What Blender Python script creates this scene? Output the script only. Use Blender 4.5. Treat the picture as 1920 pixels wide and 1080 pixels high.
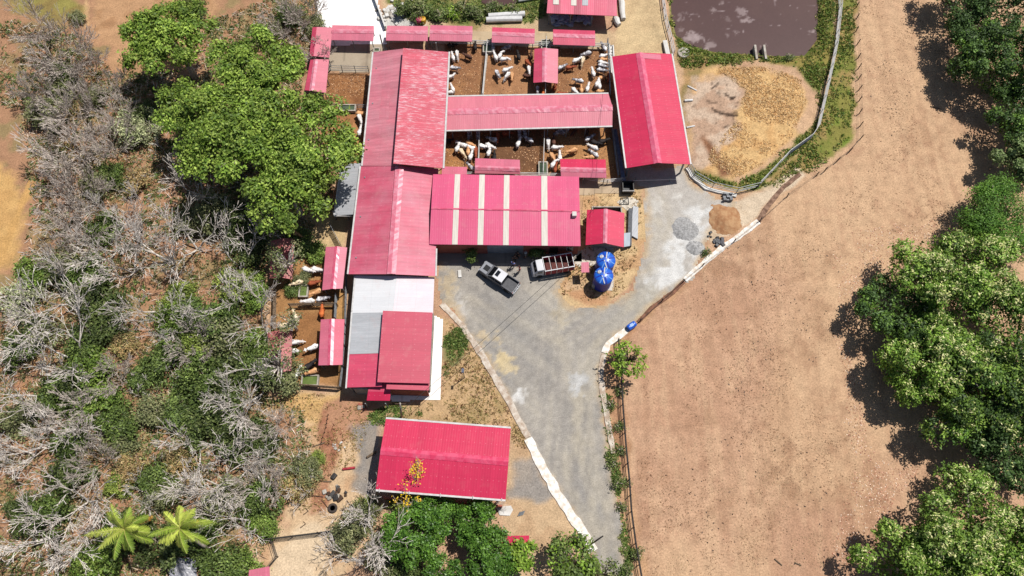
import bpy, bmesh, math, random
import numpy as np
from mathutils import Vector, Matrix
for o in list(bpy.data.objects): bpy.data.objects.remove(o)
R = math.radians
scn = bpy.context.scene
COL = scn.collection
# ------------------------------------------------------------------ camera, sky, sun, exposure
H = 91.0; TILT = 21.0; F = 1450.0
cd = bpy.data.cameras.new("camera"); cam = bpy.data.objects.new("camera", cd); COL.objects.link(cam)
cam.location = (0, 0, H); cam.rotation_euler = (R(TILT), 0, 0)
cd.sensor_width = 36; cd.lens = 36*F/1920; cd.clip_start = 1; cd.clip_end = 6000
scn.camera = cam
SX, SY = 0.40, 0.31            # ground shift of a shadow per metre of height: to the left and towards the viewer
SUN_EL = math.atan(1/math.hypot(SX, SY))
w = bpy.data.worlds.new("World"); scn.world = w; w.use_nodes = True
nt = w.node_tree; sky = nt.nodes.new("ShaderNodeTexSky"); sky.sky_type = 'NISHITA'; sky.sun_disc = False
sky.sun_elevation = SUN_EL; sky.sun_rotation = math.atan2(SX, SY)
nt.links.new(sky.outputs[0], nt.nodes["Background"].inputs[0]); nt.nodes["Background"].inputs[1].default_value = 0.06
sd_ = bpy.data.lights.new("sun", 'SUN'); sd_.energy = 4.6; sd_.angle = R(0.5); sd_.color = (1, .965, .91)
sun = bpy.data.objects.new("sun", sd_); COL.objects.link(sun); sun.location = (40, 30, 120)
sun.rotation_euler = Vector((-SX, -SY, -1)).to_track_quat('-Z', 'Y').to_euler()
scn.view_settings.view_transform = 'Standard'; scn.view_settings.look = 'None'
scn.view_settings.exposure = 0.42; scn.view_settings.gamma = 1
scn.view_settings.use_curve_mapping = False
K = 1.85                        # picture brightness of a sunlit white of albedo 1
CT, ST = math.cos(R(TILT)), math.sin(R(TILT))
def W(px, py, z=0.0):
    x = (px-960)/F; y = -(py-540)/F
    dy = y*CT+ST; dz = y*ST-CT
    k = (z-H)/dz
    return Vector((x*k, dy*k, z))
def Wd(dx, dy):                # image direction -> heading on the ground
    return math.atan2(-dy*1.06, dx)
# ------------------------------------------------------------------ helpers
def lin(c): return tuple(((v/255)/12.92 if v/255 <= .04045 else ((v/255+.055)/1.055)**2.4) for v in c)
def A(c, k=None): return tuple(min(.86, v/(k or K)) for v in lin(c))
def tag(o, label=None, cat=None, group=None, kind=None):
    if label: o['label'] = label
    if cat: o['category'] = cat
    if group: o['group'] = group
    if kind: o['kind'] = kind
    return o
def thing(name, label, cat, loc=(0, 0, 0), group=None, rz=0):
    o = bpy.data.objects.new(name, None); COL.objects.link(o); o.location = loc; o.rotation_euler = (0, 0, rz)
    o.empty_display_size = .3
    return tag(o, label, cat, group)
def wloc(o):
    v = Vector((0, 0, 0))
    while o: v = v+o.location; o = o.parent
    return v
class MB:
    def __init__(s): s.v = []; s.f = []; s.uv = {}
    def add(s, vs, fs, uv=None):
        b = len(s.v); s.v += [tuple(p) for p in vs]
        for i, f in enumerate(fs):
            if uv: s.uv[len(s.f)] = uv[i]
            s.f.append([b+k for k in f])
        return s
    def box(s, c, d, rz=0, tilt=None):
        hx, hy, hz = d[0]/2, d[1]/2, d[2]/2
        vs = [Vector((x, y, z)) for x in (-hx, hx) for y in (-hy, hy) for z in (-hz, hz)]
        m = Matrix.Rotation(rz, 3, 'Z')
        if tilt: m = m @ Matrix.Rotation(tilt[1], 3, tilt[0])
        return s.add([m @ v+Vector(c) for v in vs], [(0, 1, 3, 2), (4, 6, 7, 5), (0, 4, 5, 1), (2, 3, 7, 6), (0, 2, 6, 4), (1, 5, 7, 3)])
    def beam(s, a, b, w, h):
        a = Vector(a); b = Vector(b); d = b-a; L = d.length
        q = d.to_track_quat('X', 'Z').to_matrix(); c = (a+b)/2
        hx, hy, hz = L/2, w/2, h/2
        vs = [c+q @ Vector((x, y, z)) for x in (-hx, hx) for y in (-hy, hy) for z in (-hz, hz)]
        return s.add(vs, [(0, 1, 3, 2), (4, 6, 7, 5), (0, 4, 5, 1), (2, 3, 7, 6), (0, 2, 6, 4), (1, 5, 7, 3)])
    def tube(s, pts, rr, k=6, cap=True):
        pts = [Vector(p) for p in pts]
        if not hasattr(rr, '__len__'): rr = [rr]*len(pts)
        vs = []; fs = []
        ref = Vector((.31, .77, .55))
        for i, p in enumerate(pts):
            t = (pts[min(i+1, len(pts)-1)]-pts[max(i-1, 0)])
            t = t.normalized() if t.length > 1e-6 else Vector((0, 0, 1))
            u = t.cross(ref)
            if u.length < .05: u = t.cross(Vector((1, 0, 0)))
            u.normalize(); v = t.cross(u)
            for j in range(k):
                a = 2*math.pi*j/k
                vs.append(p+(u*math.cos(a)+v*math.sin(a))*rr[i])
        for i in range(len(pts)-1):
            for j in range(k):
                a = i*k+j; b = i*k+(j+1) % k
                fs.append((a, b, b+k, a+k))
        if cap:
            fs.append(tuple(range(k))[::-1]); n = (len(pts)-1)*k; fs.append(tuple(range(n, n+k)))
        return s.add(vs, fs)
    def lathe(s, prof, c=(0, 0, 0), k=24, rib=None):
        vs = []; fs = []
        for r, z in prof:
            for j in range(k):
                a = 2*math.pi*j/k; q = r*(1+(rib(j, z) if rib else 0))
                vs.append((c[0]+q*math.cos(a), c[1]+q*math.sin(a), c[2]+z))
        for i in range(len(prof)-1):
            for j in range(k):
                a = i*k+j; b = i*k+(j+1) % k
                fs.append((a, b, b+k, a+k))
        fs.append(tuple(range(k))[::-1]); n = (len(prof)-1)*k; fs.append(tuple(range(n, n+k)))
        return s.add(vs, fs)
    def prism(s, poly, z0, z1):
        n = len(poly)
        if sum(poly[i][0]*poly[(i+1) % n][1]-poly[(i+1) % n][0]*poly[i][1] for i in range(n)) < 0: poly = poly[::-1]
        vs = [(p[0], p[1], z0) for p in poly]+[(p[0], p[1], z1) for p in poly]
        fs = [tuple(range(n))[::-1], tuple(range(n, 2*n))]+[(i, (i+1) % n, n+(i+1) % n, n+i) for i in range(n)]
        return s.add(vs, fs)
    def slab(s, a, b, c, d, t=.05):
        """roof sheet a-b along the eave, c-d along the ridge (c above b); uv in metres"""
        a, b, c, d = map(Vector, (a, b, c, d))
        dn = Vector((0, 0, -t)); Lu = (b-a).length; Lv = (d-a).length; u0 = (d-a).dot((b-a).normalized())
        vs = [a, b, c, d, a+dn, b+dn, c+dn, d+dn]
        top = (0, 1, 2, 3); n = (b-a).cross(d-a)
        e = (b-a).normalized()
        uvt = [(0, 0), (Lu, 0), ((c-a).dot(e), Lv), (u0, Lv)]
        fs = [top, (7, 6, 5, 4), (0, 4, 5, 1), (1, 5, 6, 2), (2, 6, 7, 3), (3, 7, 4, 0)]
        if n.z < 0: fs = [f[::-1] for f in fs]; uvt = uvt[::-1]
        return s.add(vs, fs, [uvt, uvt]+[[(0, 0), (0, .1), (.1, .1), (.1, 0)]]*4)
    def build(s, name, mat, parent=None, smooth=False, bevel=0, origin=None):
        off = wloc(parent) if parent else Vector(origin or (0, 0, 0))
        me = bpy.data.meshes.new(name)
        me.from_pydata([(p[0]-off.x, p[1]-off.y, p[2]-off.z) for p in s.v], [], s.f)
        if s.uv:
            ul = me.uv_layers.new(name="UVMap")
            for fi, p in enumerate(me.polygons):
                uv = s.uv.get(fi)
                if uv:
                    for k, li in enumerate(p.loop_indices): ul.data[li].uv = uv[k]
        if bevel:
            bm = bmesh.new(); bm.from_mesh(me)
            ed = [e for e in bm.edges if e.is_manifold and len(e.link_faces) == 2 and e.calc_face_angle(0) > .5]
            bmesh.ops.bevel(bm, geom=ed, offset=bevel, segments=2, affect='EDGES', profile=.6, clamp_overlap=True)
            bm.to_mesh(me); bm.free()
        if smooth: me.polygons.foreach_set('use_smooth', [True]*len(me.polygons))
        me.materials.append(mat)
        o = bpy.data.objects.new(name, me); COL.objects.link(o)
        if parent: o.parent = parent
        else: o.location = off
        return o
def dup(root, loc, rz=None, sc=None, label=None):
    r = root.copy(); COL.objects.link(r); r.location = loc
    if rz is not None: r.rotation_euler = (0, 0, rz)
    if sc is not None: r.scale = (sc,)*3 if not hasattr(sc, '__len__') else sc
    if label: r['label'] = label
    for ch in root.children:
        c = ch.copy(); COL.objects.link(c); c.parent = r
        for g in ch.children:
            d = g.copy(); COL.objects.link(d); d.parent = c
    return r
# ------------------------------------------------------------------ noise
_T = np.random.RandomState(5).rand(256, 256)
def vnoise(x, y, s=0):
    x = np.asarray(x, float)+s*17.3; y = np.asarray(y, float)+s*7.9
    xi = np.floor(x).astype(int); yi = np.floor(y).astype(int); fx = x-xi; fy = y-yi
    fx = fx*fx*(3-2*fx); fy = fy*fy*(3-2*fy)
    g = lambda a, b: _T[a % 256, b % 256]
    return (g(xi, yi)*(1-fx)+g(xi+1, yi)*fx)*(1-fy)+(g(xi, yi+1)*(1-fx)+g(xi+1, yi+1)*fx)*fy
def fbm(x, y, o=4, s=0):
    t = 0; a = .5; n = 0
    for i in range(o):
        t = t+a*vnoise(x*2**i, y*2**i, s+i*3); n += a; a *= .55
    return t/n
def sdist(poly, X, Y):
    d = np.full(X.shape, 1e9); ins = np.zeros(X.shape, bool); n = len(poly)
    for i in range(n):
        x0, y0 = poly[i][:2]; x1, y1 = poly[(i+1) % n][:2]
        ex, ey = x1-x0, y1-y0; L = ex*ex+ey*ey+1e-9
        t = np.clip(((X-x0)*ex+(Y-y0)*ey)/L, 0, 1)
        d = np.minimum(d, np.hypot(X-x0-t*ex, Y-y0-t*ey))
        c = ((y0 > Y) != (y1 > Y)) & (X < ex*(Y-y0)/((y1-y0) if abs(y1-y0) > 1e-9 else 1e-9)+x0)
        ins ^= c
    return np.where(ins, d, -d)
def sstep(v): v = np.clip(v, 0, 1); return v*v*(3-2*v)
# ------------------------------------------------------------------ materials
def newmat(name):
    m = bpy.data.materials.new(name); m.use_nodes = True
    return m, m.node_tree, m.node_tree.nodes["Principled BSDF"]
def nd(t, typ, **kw):
    n = t.nodes.new(typ)
    for k, v in kw.items(): setattr(n, k, v)
    return n
def noise(t, co, scale, detail=5, rough=.6):
    n = nd(t, "ShaderNodeTexNoise"); n.inputs["Scale"].default_value = scale
    n.inputs["Detail"].default_value = detail; n.inputs["Roughness"].default_value = rough
    t.links.new(co, n.inputs["Vector"]); return n.outputs["Fac"]
def ramp(t, v, lo, hi, c0, c1):
    r = nd(t, "ShaderNodeValToRGB"); e = r.color_ramp.elements
    e[0].position = lo; e[1].position = hi
    e[0].color = (*c0, 1) if hasattr(c0, '__len__') else (c0, c0, c0, 1)
    e[1].color = (*c1, 1) if hasattr(c1, '__len__') else (c1, c1, c1, 1)
    t.links.new(v, r.inputs[0]); return r.outputs[0]
def mixc(t, f, a, b, mode='MIX'):
    m = nd(t, "ShaderNodeMix", data_type='RGBA', blend_type=mode)
    for s, v in ((0, f), (6, a), (7, b)):
        if hasattr(v, 'default_value'): t.links.new(v, m.inputs[s])
        else: m.inputs[s].default_value = v if s == 0 else (*v, 1)
    return m.outputs[2]
def math_(t, op, a, b=0.0):
    m = nd(t, "ShaderNodeMath", operation=op)
    for s, v in ((0, a), (1, b)):
        if hasattr(v, 'default_value'): t.links.new(v, m.inputs[s])
        else: m.inputs[s].default_value = v
    return m.outputs[0]
def bump(t, b, v, st, dist=.05):
    n = nd(t, "ShaderNodeBump"); n.inputs["Strength"].default_value = st; n.inputs["Distance"].default_value = dist
    t.links.new(v, n.inputs["Height"]); t.links.new(n.outputs[0], b.inputs["Normal"])
def M(name, c, c2=None, scale=3, rough=.7, lo=.4, hi=.62, metal=0, bmp=0, spec=.4, k=None):
    m, t, b = newmat(name); co = nd(t, "ShaderNodeTexCoord").outputs["Object"]
    a = A(c, k); a2 = A(c2, k) if c2 else tuple(x*.8 for x in a)
    f = noise(t, co, scale)
    t.links.new(ramp(t, f, lo, hi, a2, a), b.inputs["Base Color"])
    b.inputs["Roughness"].default_value = rough; b.inputs["Metallic"].default_value = metal
    b.inputs["Specular IOR Level"].default_value = spec
    if bmp: bump(t, b, noise(t, co, scale*4), bmp)
    return m
def Mattr(name, fine=6, amp=.35, rough=.95, bmp=.5, dist=.06, speck=None, spec=.1, lo=.3, hi=.7):
    m, t, b = newmat(name); co = nd(t, "ShaderNodeTexCoord").outputs["Object"]
    at = nd(t, "ShaderNodeAttribute", attribute_name="Col").outputs["Color"]
    n1 = noise(t, co, fine, 6, .75); n2 = noise(t, co, fine*.17, 4)
    c = mixc(t, 1.0, at, ramp(t, n1, lo, hi, 1-amp*.8, 1+amp*.85), 'MULTIPLY')
    c = mixc(t, 1.0, c, ramp(t, n2, .35, .65, 1-amp*.28, 1+amp*.3), 'MULTIPLY')
    if speck:
        n3 = noise(t, co, fine*.55, 3, .8)
        c = mixc(t, ramp(t, n3, speck[1], speck[1]+.05, 0.0, speck[2]), c, A(speck[0]))
    t.links.new(c, b.inputs["Base Color"]); b.inputs["Roughness"].default_value = rough
    b.inputs["Specular IOR Level"].default_value = spec
    if bmp: bump(t, b, n1, bmp, dist)
    return m
def Mleaf(name, tr=.3, rough=.55):
    m, t, b = newmat(name)
    at = nd(t, "ShaderNodeAttribute", attribute_name="Col").outputs["Color"]
    t.links.new(at, b.inputs["Base Color"]); b.inputs["Roughness"].default_value = rough
    b.inputs["Specular IOR Level"].default_value = .25
    tb = nd(t, "ShaderNodeBsdfTranslucent"); t.links.new(at, tb.inputs["Color"])
    mx = nd(t, "ShaderNodeMixShader"); mx.inputs[0].default_value = tr
    t.links.new(b.outputs[0], mx.inputs[1]); t.links.new(tb.outputs[0], mx.inputs[2])
    t.links.new(mx.outputs[0], t.nodes["Material Output"].inputs[0])
    return m
def Mroof(name, c, fade=None, fa=.4, pitch=.28, lap=2.2, streak=.2, wear=None, wa=(.6, .66), rough=.5, spec=.3, band=.12, dusty=.3):
    """painted corrugated sheet: u along the eave, v up the slope, metres"""
    m, t, b = newmat(name)
    uv = nd(t, "ShaderNodeTexCoord").outputs["UV"]
    sp = nd(t, "ShaderNodeSeparateXYZ"); t.links.new(uv, sp.inputs[0]); u, v = sp.outputs[0], sp.outputs[1]
    col = A(c)
    fid = math_(t, 'FLOOR', math_(t, 'DIVIDE', u, .95))
    wn = nd(t, "ShaderNodeTexWhiteNoise", noise_dimensions='1D'); t.links.new(fid, wn.inputs["W"])
    shade = ramp(t, wn.outputs["Value"], 0, 1, 1-band, 1+band*.6)
    mp = nd(t, "ShaderNodeMapping"); t.links.new(uv, mp.inputs[0]); mp.inputs["Scale"].default_value = (3.2, .35, 1)
    st = noise(t, mp.outputs[0], 1, 6, .7)
    big = noise(t, uv, .22, 4, .6)
    base = mixc(t, ramp(t, big, .35, .7, 0.0, fa), col, A(fade) if fade else tuple(x*.8 for x in col))
    base = mixc(t, 1.0, base, shade, 'MULTIPLY')
    base = mixc(t, 1.0, base, ramp(t, st, .3, .7, 1-streak, 1+streak*.6), 'MULTIPLY')
    # laps between sheets and ribs
    lf = math_(t, 'FRACT', math_(t, 'DIVIDE', v, lap))
    base = mixc(t, math_(t, 'MULTIPLY', math_(t, 'LESS_THAN', lf, .025), .18), base, tuple(x*.5 for x in col))
    pf = math_(t, 'FRACT', math_(t, 'DIVIDE', u, .95))
    base = mixc(t, math_(t, 'MULTIPLY', math_(t, 'LESS_THAN', pf, .06), .09), base, tuple(x*.45 for x in col))
    if wear:
        mp2 = nd(t, "ShaderNodeMapping"); t.links.new(uv, mp2.inputs[0]); mp2.inputs["Scale"].default_value = (5.5, .8, 1)
        wv = noise(t, mp2.outputs[0], 1.0, 8, .75); wl = noise(t, uv, .12, 3)
        wv = math_(t, 'ADD', wv, math_(t, 'MULTIPLY', math_(t, 'SUBTRACT', wl, .5), .35))
        base = mixc(t, ramp(t, wv, wa[0], wa[1], 0.0, .75), base, A(wear))
    du = math_(t, 'ABSOLUTE', math_(t, 'SUBTRACT', math_(t, 'FRACT', math_(t, 'DIVIDE', u, .62)), .5)); dv = math_(t, 'ABSOLUTE', math_(t, 'SUBTRACT', math_(t, 'FRACT', math_(t, 'DIVIDE', v, 1.3)), .5))
    dot = math_(t, 'MULTIPLY', math_(t, 'LESS_THAN', du, .07), math_(t, 'LESS_THAN', dv, .034))
    base = mixc(t, math_(t, 'MULTIPLY', dot, .14), base, (.8, .5, .55))
    dust = noise(t, uv, .55, 7, .7)
    base = mixc(t, ramp(t, dust, .52, .8, 0.0, dusty), base, A((226, 180, 172)))
    t.links.new(base, b.inputs["Base Color"])
    b.inputs["Roughness"].default_value = rough; b.inputs["Specular IOR Level"].default_value = spec
    sn = math_(t, 'SINE', math_(t, 'MULTIPLY', u, 2*math.pi/pitch))
    hgt = math_(t, 'ADD', sn, math_(t, 'MULTIPLY', noise(t, uv, .8, 3), 1.2))
    bump(t, b, hgt, .11, .02)
    return m
RED = Mroof("red_paint_sheet", (232, 52, 96), (224, 48, 90), .5, streak=.1, band=.06, dusty=.16)
REDM = Mroof("red_mid_sheet", (232, 84, 116), (222, 96, 128), .6, streak=.14, band=.08)
PINK = Mroof("faded_pink_sheet", (234, 122, 146), (226, 134, 158), .7, streak=.12, band=.07)
PALE = Mroof("pale_pink_sheet", (240, 140, 156), (234, 124, 146), .7, streak=.1, band=.05)
TALL = Mroof("worn_red_sheet", (226, 84, 106), (232, 110, 130), .7, streak=.22, wear=(248, 216, 224), wa=(.5, .62), band=.1)
LONG = Mroof("greying_red_sheet", (238, 134, 152), (224, 158, 170), .9, streak=.26, band=.12, pitch=.5)
LRED = Mroof("red_long_sheet", (226, 92, 122), (228, 146, 164), .8, streak=.18, band=.1, pitch=.5)
STRP = Mroof("banded_red_sheet", (238, 112, 138), (240, 70, 110), .5, streak=.08, band=.35)
PATCH = Mroof("patchy_red_sheet", (212, 92, 108), (186, 118, 112), .9, streak=.4, wear=(190, 152, 120), wa=(.42, .56), band=.2)
WHT = Mroof("white_sheet", (250, 250, 252), (240, 240, 244), .5, streak=.05, band=.03)
WPK = Mroof("glare_white_sheet", (246, 222, 230), (252, 244, 246), .7, streak=.08, band=.04)  # sun glare on the right slope is put into this pinkish white
GRY = Mroof("grey_sheet", (206, 208, 212), (190, 192, 196), .7, streak=.16, wear=(120, 120, 120), wa=(.68, .76), band=.06)
LITE = Mroof("fibreglass_sheet", (250, 242, 228), (236, 226, 212), .8, streak=.2, wear=(196, 184, 170), wa=(.64, .76), band=.05)
WHITEP = M("white_gutter_paint", (236, 234, 232), (214, 210, 206), 2, .5)
GALV = M("galvanised_steel", (168, 172, 176), (130, 132, 136), 3, .5, metal=.2)
DARKST = M("dark_steel", (78, 74, 72), (52, 48, 46), 4, .6)
CONC = M("concrete", (212, 204, 192), (180, 170, 156), 1.5, .9, bmp=.3)
CONCW = M("white_concrete", (250, 247, 242), (228, 224, 216), .8, .9, bmp=.2)
TERRA = M("terracotta_wall", (196, 116, 98), (176, 98, 82), .8, .9)
WOOD = M("weathered_wood", (150, 128, 104), (104, 86, 68), 6, .9, bmp=.4)
WOODD = M("dark_wood", (104, 78, 60), (70, 50, 38), 6, .9, bmp=.4)
WATERT = M("trough_water", (112, 128, 96), (92, 108, 84), .8, .12, spec=.5)
RIDGEP = M("ridge_pink", (244, 124, 152), (236, 96, 130), 1.6, .35, lo=.42, hi=.6)
RIDGEF = M("ridge_faded", (248, 164, 182), (238, 128, 150), 1.6, .35, lo=.42, hi=.6)
RIDGER = M("ridge_red", (246, 100, 134), (236, 68, 108), 1.6, .35)
RUBBER = M("rubber", (40, 40, 42), (28, 28, 30), 5, .8)
GLASSD = M("dark_glass", (30, 34, 40), (24, 27, 32), 1, .08, spec=.6)
# ------------------------------------------------------------------ ground
def wp(px): return [(W(x, y).x, W(x, y).y) for x, y in px]
GROUNDM = Mattr("bare_ground", 5, .38, speck=None, lo=.34, hi=.66)
FIELD = (213, 172, 140)
regs = [  # polygon in the picture, colour, softness m, edge noise m, mottling colour, mottle strength
 ([(-500,-500),(600,-500),(606,40),(575,170),(640,235),(640,420),(505,480),(505,722),(525,742),(625,742),(600,850),(590,885),(500,1010),(520,1400),(-500,1400)], (186,142,110), 2, 2.5, (158,140,98), .8),
 ([(-500,330),(10,300),(45,360),(52,420),(20,500),(-40,560),(-500,560)], (222,178,116), 2, 2, (204,156,100), .5),
 ([(170,-300),(430,-300),(400,30),(340,120),(215,130),(180,60)], (204,160,120), 2, 3, (178,134,96), .7),
 ([(156,-60),(165,-60),(166,45),(158,50)], (222,180,134), .5, .4, None, 0),
 ([(30,-100),(155,-100),(150,30),(90,40),(30,20)], (160,150,84), 2, 2, (150,120,80), .6),
 ([(0,440),(8,440),(55,330),(70,330),(30,430),(0,510)], (216,170,108), .5, .4, None, 0),
 ([(505,735),(640,725),(705,780),(705,1000),(640,1090),(500,1200),(470,1040),(520,1000),(600,885),(560,800)], (222,190,152), 1, 1.5, (206,160,120), .6),
 ([(525,735),(640,735),(630,770),(590,800),(540,780)], (218,178,120), 1, 1, (200,160,116), .6),
 ([(520,1000),(600,980),(640,1020),(600,1090),(500,1100)], (234,208,174), 1, 1, (224,190,150), .6),
 ([(600,750),(680,740),(720,790),(640,830),(610,960),(585,960),(600,850)], (196,148,116), .7, 1.2, (160,104,80), .7),
 ([(660,800),(705,790),(715,850),(690,930),(660,910),(672,860)], (158,150,142), 1, .9, (176,162,146), .6),
 ([(735,750),(830,745),(828,600),(842,595),(908,672),(1000,850),(960,830),(950,800),(730,790)], (208,174,132), .8, 1, (160,142,92), .6),
 ([(828,645),(872,600),(884,640),(862,690),(834,700)], (120,126,76), 1.2, 1, (186,160,116), .6),
 ([(945,960),(955,800),(1000,850),(1085,990),(1110,1040),(1080,1200),(930,1200)], (216,184,146), .8, 1, (196,160,124), .6),
 ([(965,870),(1005,860),(1040,930),(1010,945),(960,925)], (164,156,148), 1.2, 1, (186,172,156), .5),
 ([(1110,1040),(1060,1060),(1000,1090),(960,1250),(1130,1250),(1125,1090)], (196,150,116), 1.5, 2, (214,176,140), .6),
 ([(700,-200),(1060,-200),(1060,60),(1160,60),(1160,100),(830,92),(720,70)], (216,186,148), .8, .8, (196,166,128), .5),
 ([(735,-200),(985,-200),(1030,20),(1000,42),(900,44),(860,46),(800,40),(745,34),(728,0)], (126,134,72), 1, 2.2, (176,150,104), .75),
 ([(700,45),(740,28),(800,42),(805,60),(720,58)], (216,212,204), .8, 1, None, 0),
 ([(1155,-200),(1232,-200),(1236,0),(1258,100),(1258,112),(1150,112),(1155,60),(1170,20)], (224,196,152), .6, .6, (206,176,136), .5),
 ([(835,78),(1148,86),(1152,190),(832,190)], (160,114,80), .25, .3, (180,132,90), .8),
 ([(832,232),(1148,232),(1166,332),(1085,338),(825,328)], (162,112,74), .25, .3, (190,138,88), .75),
 ([(905,248),(1018,244),(1018,330),(900,330)], (126,90,64), .3, .3, (146,104,72), .6),
 ([(1022,238),(1146,238),(1160,330),(1022,330)], (190,140,94), .3, .3, (168,118,78), .6),
 ([(905,78),(1000,80),(1000,182),(900,182)], (182,134,96), .4, .6, (156,110,76), .7),
 ([(610,136),(692,138),(686,208),(606,206)], (166,116,76), .3, .3, (134,90,62), .8),
 ([(600,206),(690,208),(676,310),(612,310)], (192,136,92), .4, .6, (164,112,76), .7),
 ([(505,484),(642,480),(646,724),(505,724)], (182,136,90), .5, .6, (150,112,72), .8),
 ([(560,585),(630,590),(600,690),(560,690)], (168,120,78), .8, .6, (150,106,68), .6),
 ([(560,404),(650,402),(652,470),(600,470)], (216,186,140), .8, 1, None, 0),
 ([(632,545),(646,545),(646,600),(630,600)], (196,150,96), .4, .3, None, 0),
 ([(1240,-200),(1262,80),(1280,130),(1430,118),(1490,128),(1532,180),(1524,235),(1440,312),(1384,346),(1300,318),(1286,312),(1300,335),(1380,356),(1422,356),(1512,272),(1562,110),(1572,-200)], (112,122,56), .8, 1, (172,150,88), .75),
 ([(1283,140),(1345,124),(1440,128),(1500,150),(1513,190),(1492,250),(1432,310),(1372,334),(1312,314),(1290,270)], (228,188,132), 1.0, 1, (214,166,110), .7),
 ([(1275,100),(1330,112),(1300,160),(1290,300),(1330,330),(1290,330)], (188,152,106), .8, 1, (140,128,80), .7),
 ([(1295,150),(1370,140),(1392,165),(1385,215),(1372,262),(1330,300),(1300,318),(1288,230)], (200,166,140), 1.4, 1.6, (224,200,176), .7),
 ([(1340,300),(1310,262),(1318,250),(1345,290),(1372,328),(1352,330)], (150,106,78), .8, .6, None, 0),
 ([(1574,-200),(1606,-200),(1604,60),(1600,180),(1594,262),(1525,320),(1490,318),(1450,355),(1424,354),(1514,272),(1562,120)], (170,146,92), .7, 1, (124,136,62), .8),
 ([(1594,150),(1598,265),(1560,300),(1555,250),(1575,190)], (128,146,62), .8, 1, (160,140,84), .6),
 ([(1380,376),(1430,356),(1490,316),(1506,328),(1440,385),(1400,420),(1335,452),(1330,425)], (228,206,178), .6, .8, (208,180,148), .5),
 ([(1040,545),(1085,480),(1090,360),(1205,352),(1214,430),(1200,500),(1178,545),(1150,566),(1110,578),(1065,572)], (222,190,144), .6, .7, (202,152,110), .6),
 ([(1050,540),(1075,520),(1150,545),(1140,570),(1100,572)], (206,158,118), .8, .8, (226,196,158), .7),
 ([(1130,700),(1136,640),(1180,612),(1260,545),(1300,520),(1290,540),(1200,610),(1160,650),(1172,720),(1182,900),(1215,1100),(1185,1100),(1150,880)], (206,164,126), .8, .8, (176,128,98), .6),
]
def edge_mask(poly, X, Y, soft, nz):
    d = sdist(poly, X, Y)
    if nz: d = d+(fbm(X*.55, Y*.55, 4, 3)-.5)*2*nz
    return sstep(d/soft+.5)
blobs = [ # px, py, radius m x, radius m y, colour, strength, noise
 (1105,300,0,0,(0,0,0),0),
]
def paint(X, Y):
    c = np.zeros(X.shape+(3,)); c[...] = A(FIELD)
    n1 = fbm(X*.09, Y*.09, 5, 1); n2 = fbm(X*.35, Y*.35, 4, 2); n3 = fbm(X*.045+3, Y*.03, 3, 7)
    def mixin(m, col): c[...] = c*(1-m[..., None])+np.array(A(col))*m[..., None]
    n4 = fbm(X*1.1, Y*1.1, 4, 15); mixin(sstep((n1-.48)*5)*.6, (188,144,116)); mixin(sstep((n3-.5)*6)*.5, (222,186,146)); mixin(sstep((n4-.52)*8)*sstep((n2-.40)*5)*.35, (178,134,108))
    mixin(sstep((n2-.58)*9)*sstep((n1-.45)*6)*.3, (166,126,98))
    s7 = fbm(X*1.3, Y*.16+X*.05, 4, 61); mixin(sstep((s7-.54)*9)*.28, (228,192,154)); mixin(sstep((.43-s7)*9)*.25, (182,142,112))
    # the faint cattle path and litter on the pasture
    path = wp([(1697,90),(1716,130),(1714,180),(1700,230),(1706,231),(1719,182),(1721,130),(1702,90)])
    mixin(edge_mask(path, X, Y, .8, .4)*.6, (226,186,146))
    for p in ([(1640,450),(1700,410),(1760,440),(1720,480)], [(1300,420),(1480,360),(1500,480),(1380,560)], [(1330,800),(1560,780),(1560,1000),(1340,960)], [(1420,520),(1560,480),(1600,640),(1460,680)]):
        mixin(edge_mask(wp(p), X, Y, 7, 5)*sstep((n2-.38)*4)*(.25+.3*sstep((n4-.42)*7)), (172,134,104))
    for poly, col, soft, nz, c2, s2 in regs:
        m = edge_mask(wp(poly), X, Y, soft, nz)
        mixin(m, col)
        if c2: mixin(m*sstep((fbm(X*.45, Y*.45, 5, 11)-.47)*6)*s2, c2)
    # cracks in the dried lagoon mud
    mud = edge_mask(wp([(1300,140),(1380,140),(1400,200),(1370,270),(1310,300),(1290,230)]), X, Y, 1, 1)
    cr = np.abs(fbm(X*.22+5, Y*.3, 3, 21)-.5); mixin(sstep((.010-cr)*160)*mud*.6, (70,52,44))
    for q in ([(1320,161),(1335,166),(1345,158)], [(1360,178),(1372,186),(1382,181)], [(1335,205),(1352,214),(1382,218)], [(1340,230),(1355,240),(1372,234),(1380,240)]):
        pts = wp(q)
        for a, b in zip(pts, pts[1:]):
            mixin(sstep((.22+(fbm(X*1.5, Y*1.5, 2, 4)-.5)*.5-(-sdist([a, b], X, Y)))*6)*.9, (66,50,42))
    return c
pond_px = [(1258,-60),(1264,30),(1272,62),(1300,82),(1345,92),(1425,97),(1460,99),(1508,98),(1530,70),(1533,0),(1530,-60)]
pond = wp(pond_px)
pond2 = wp([(900,-60),(905,2),(935,7),(965,3),(975,-60)])
def zground(X, Y):
    z = -1.1*sstep(sdist(pond, X, Y)/2.2+.55)+.35*sstep(1-np.abs(-sdist(pond, X, Y)-2.2)/2.0)
    z = z-1.1*sstep(sdist(pond2, X, Y)/1.5+.55)
    isl = wp([(1290,145),(1345,128),(1440,131),(1496,152),(1508,190),(1486,250),(1430,306),(1372,328),(1315,308),(1296,270)])
    z = z+edge_mask(isl, X, Y, 3, 0)*(.10+.12*(fbm(X*1.1, Y*1.1, 3, 9)-.5))
    return z
fine = .3
ax = np.concatenate([[-2500,-1200,-500,-250,-130,-100,-88], np.arange(-80, 80.01, fine), [88,100,130,250,500,1200,2500]])
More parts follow.
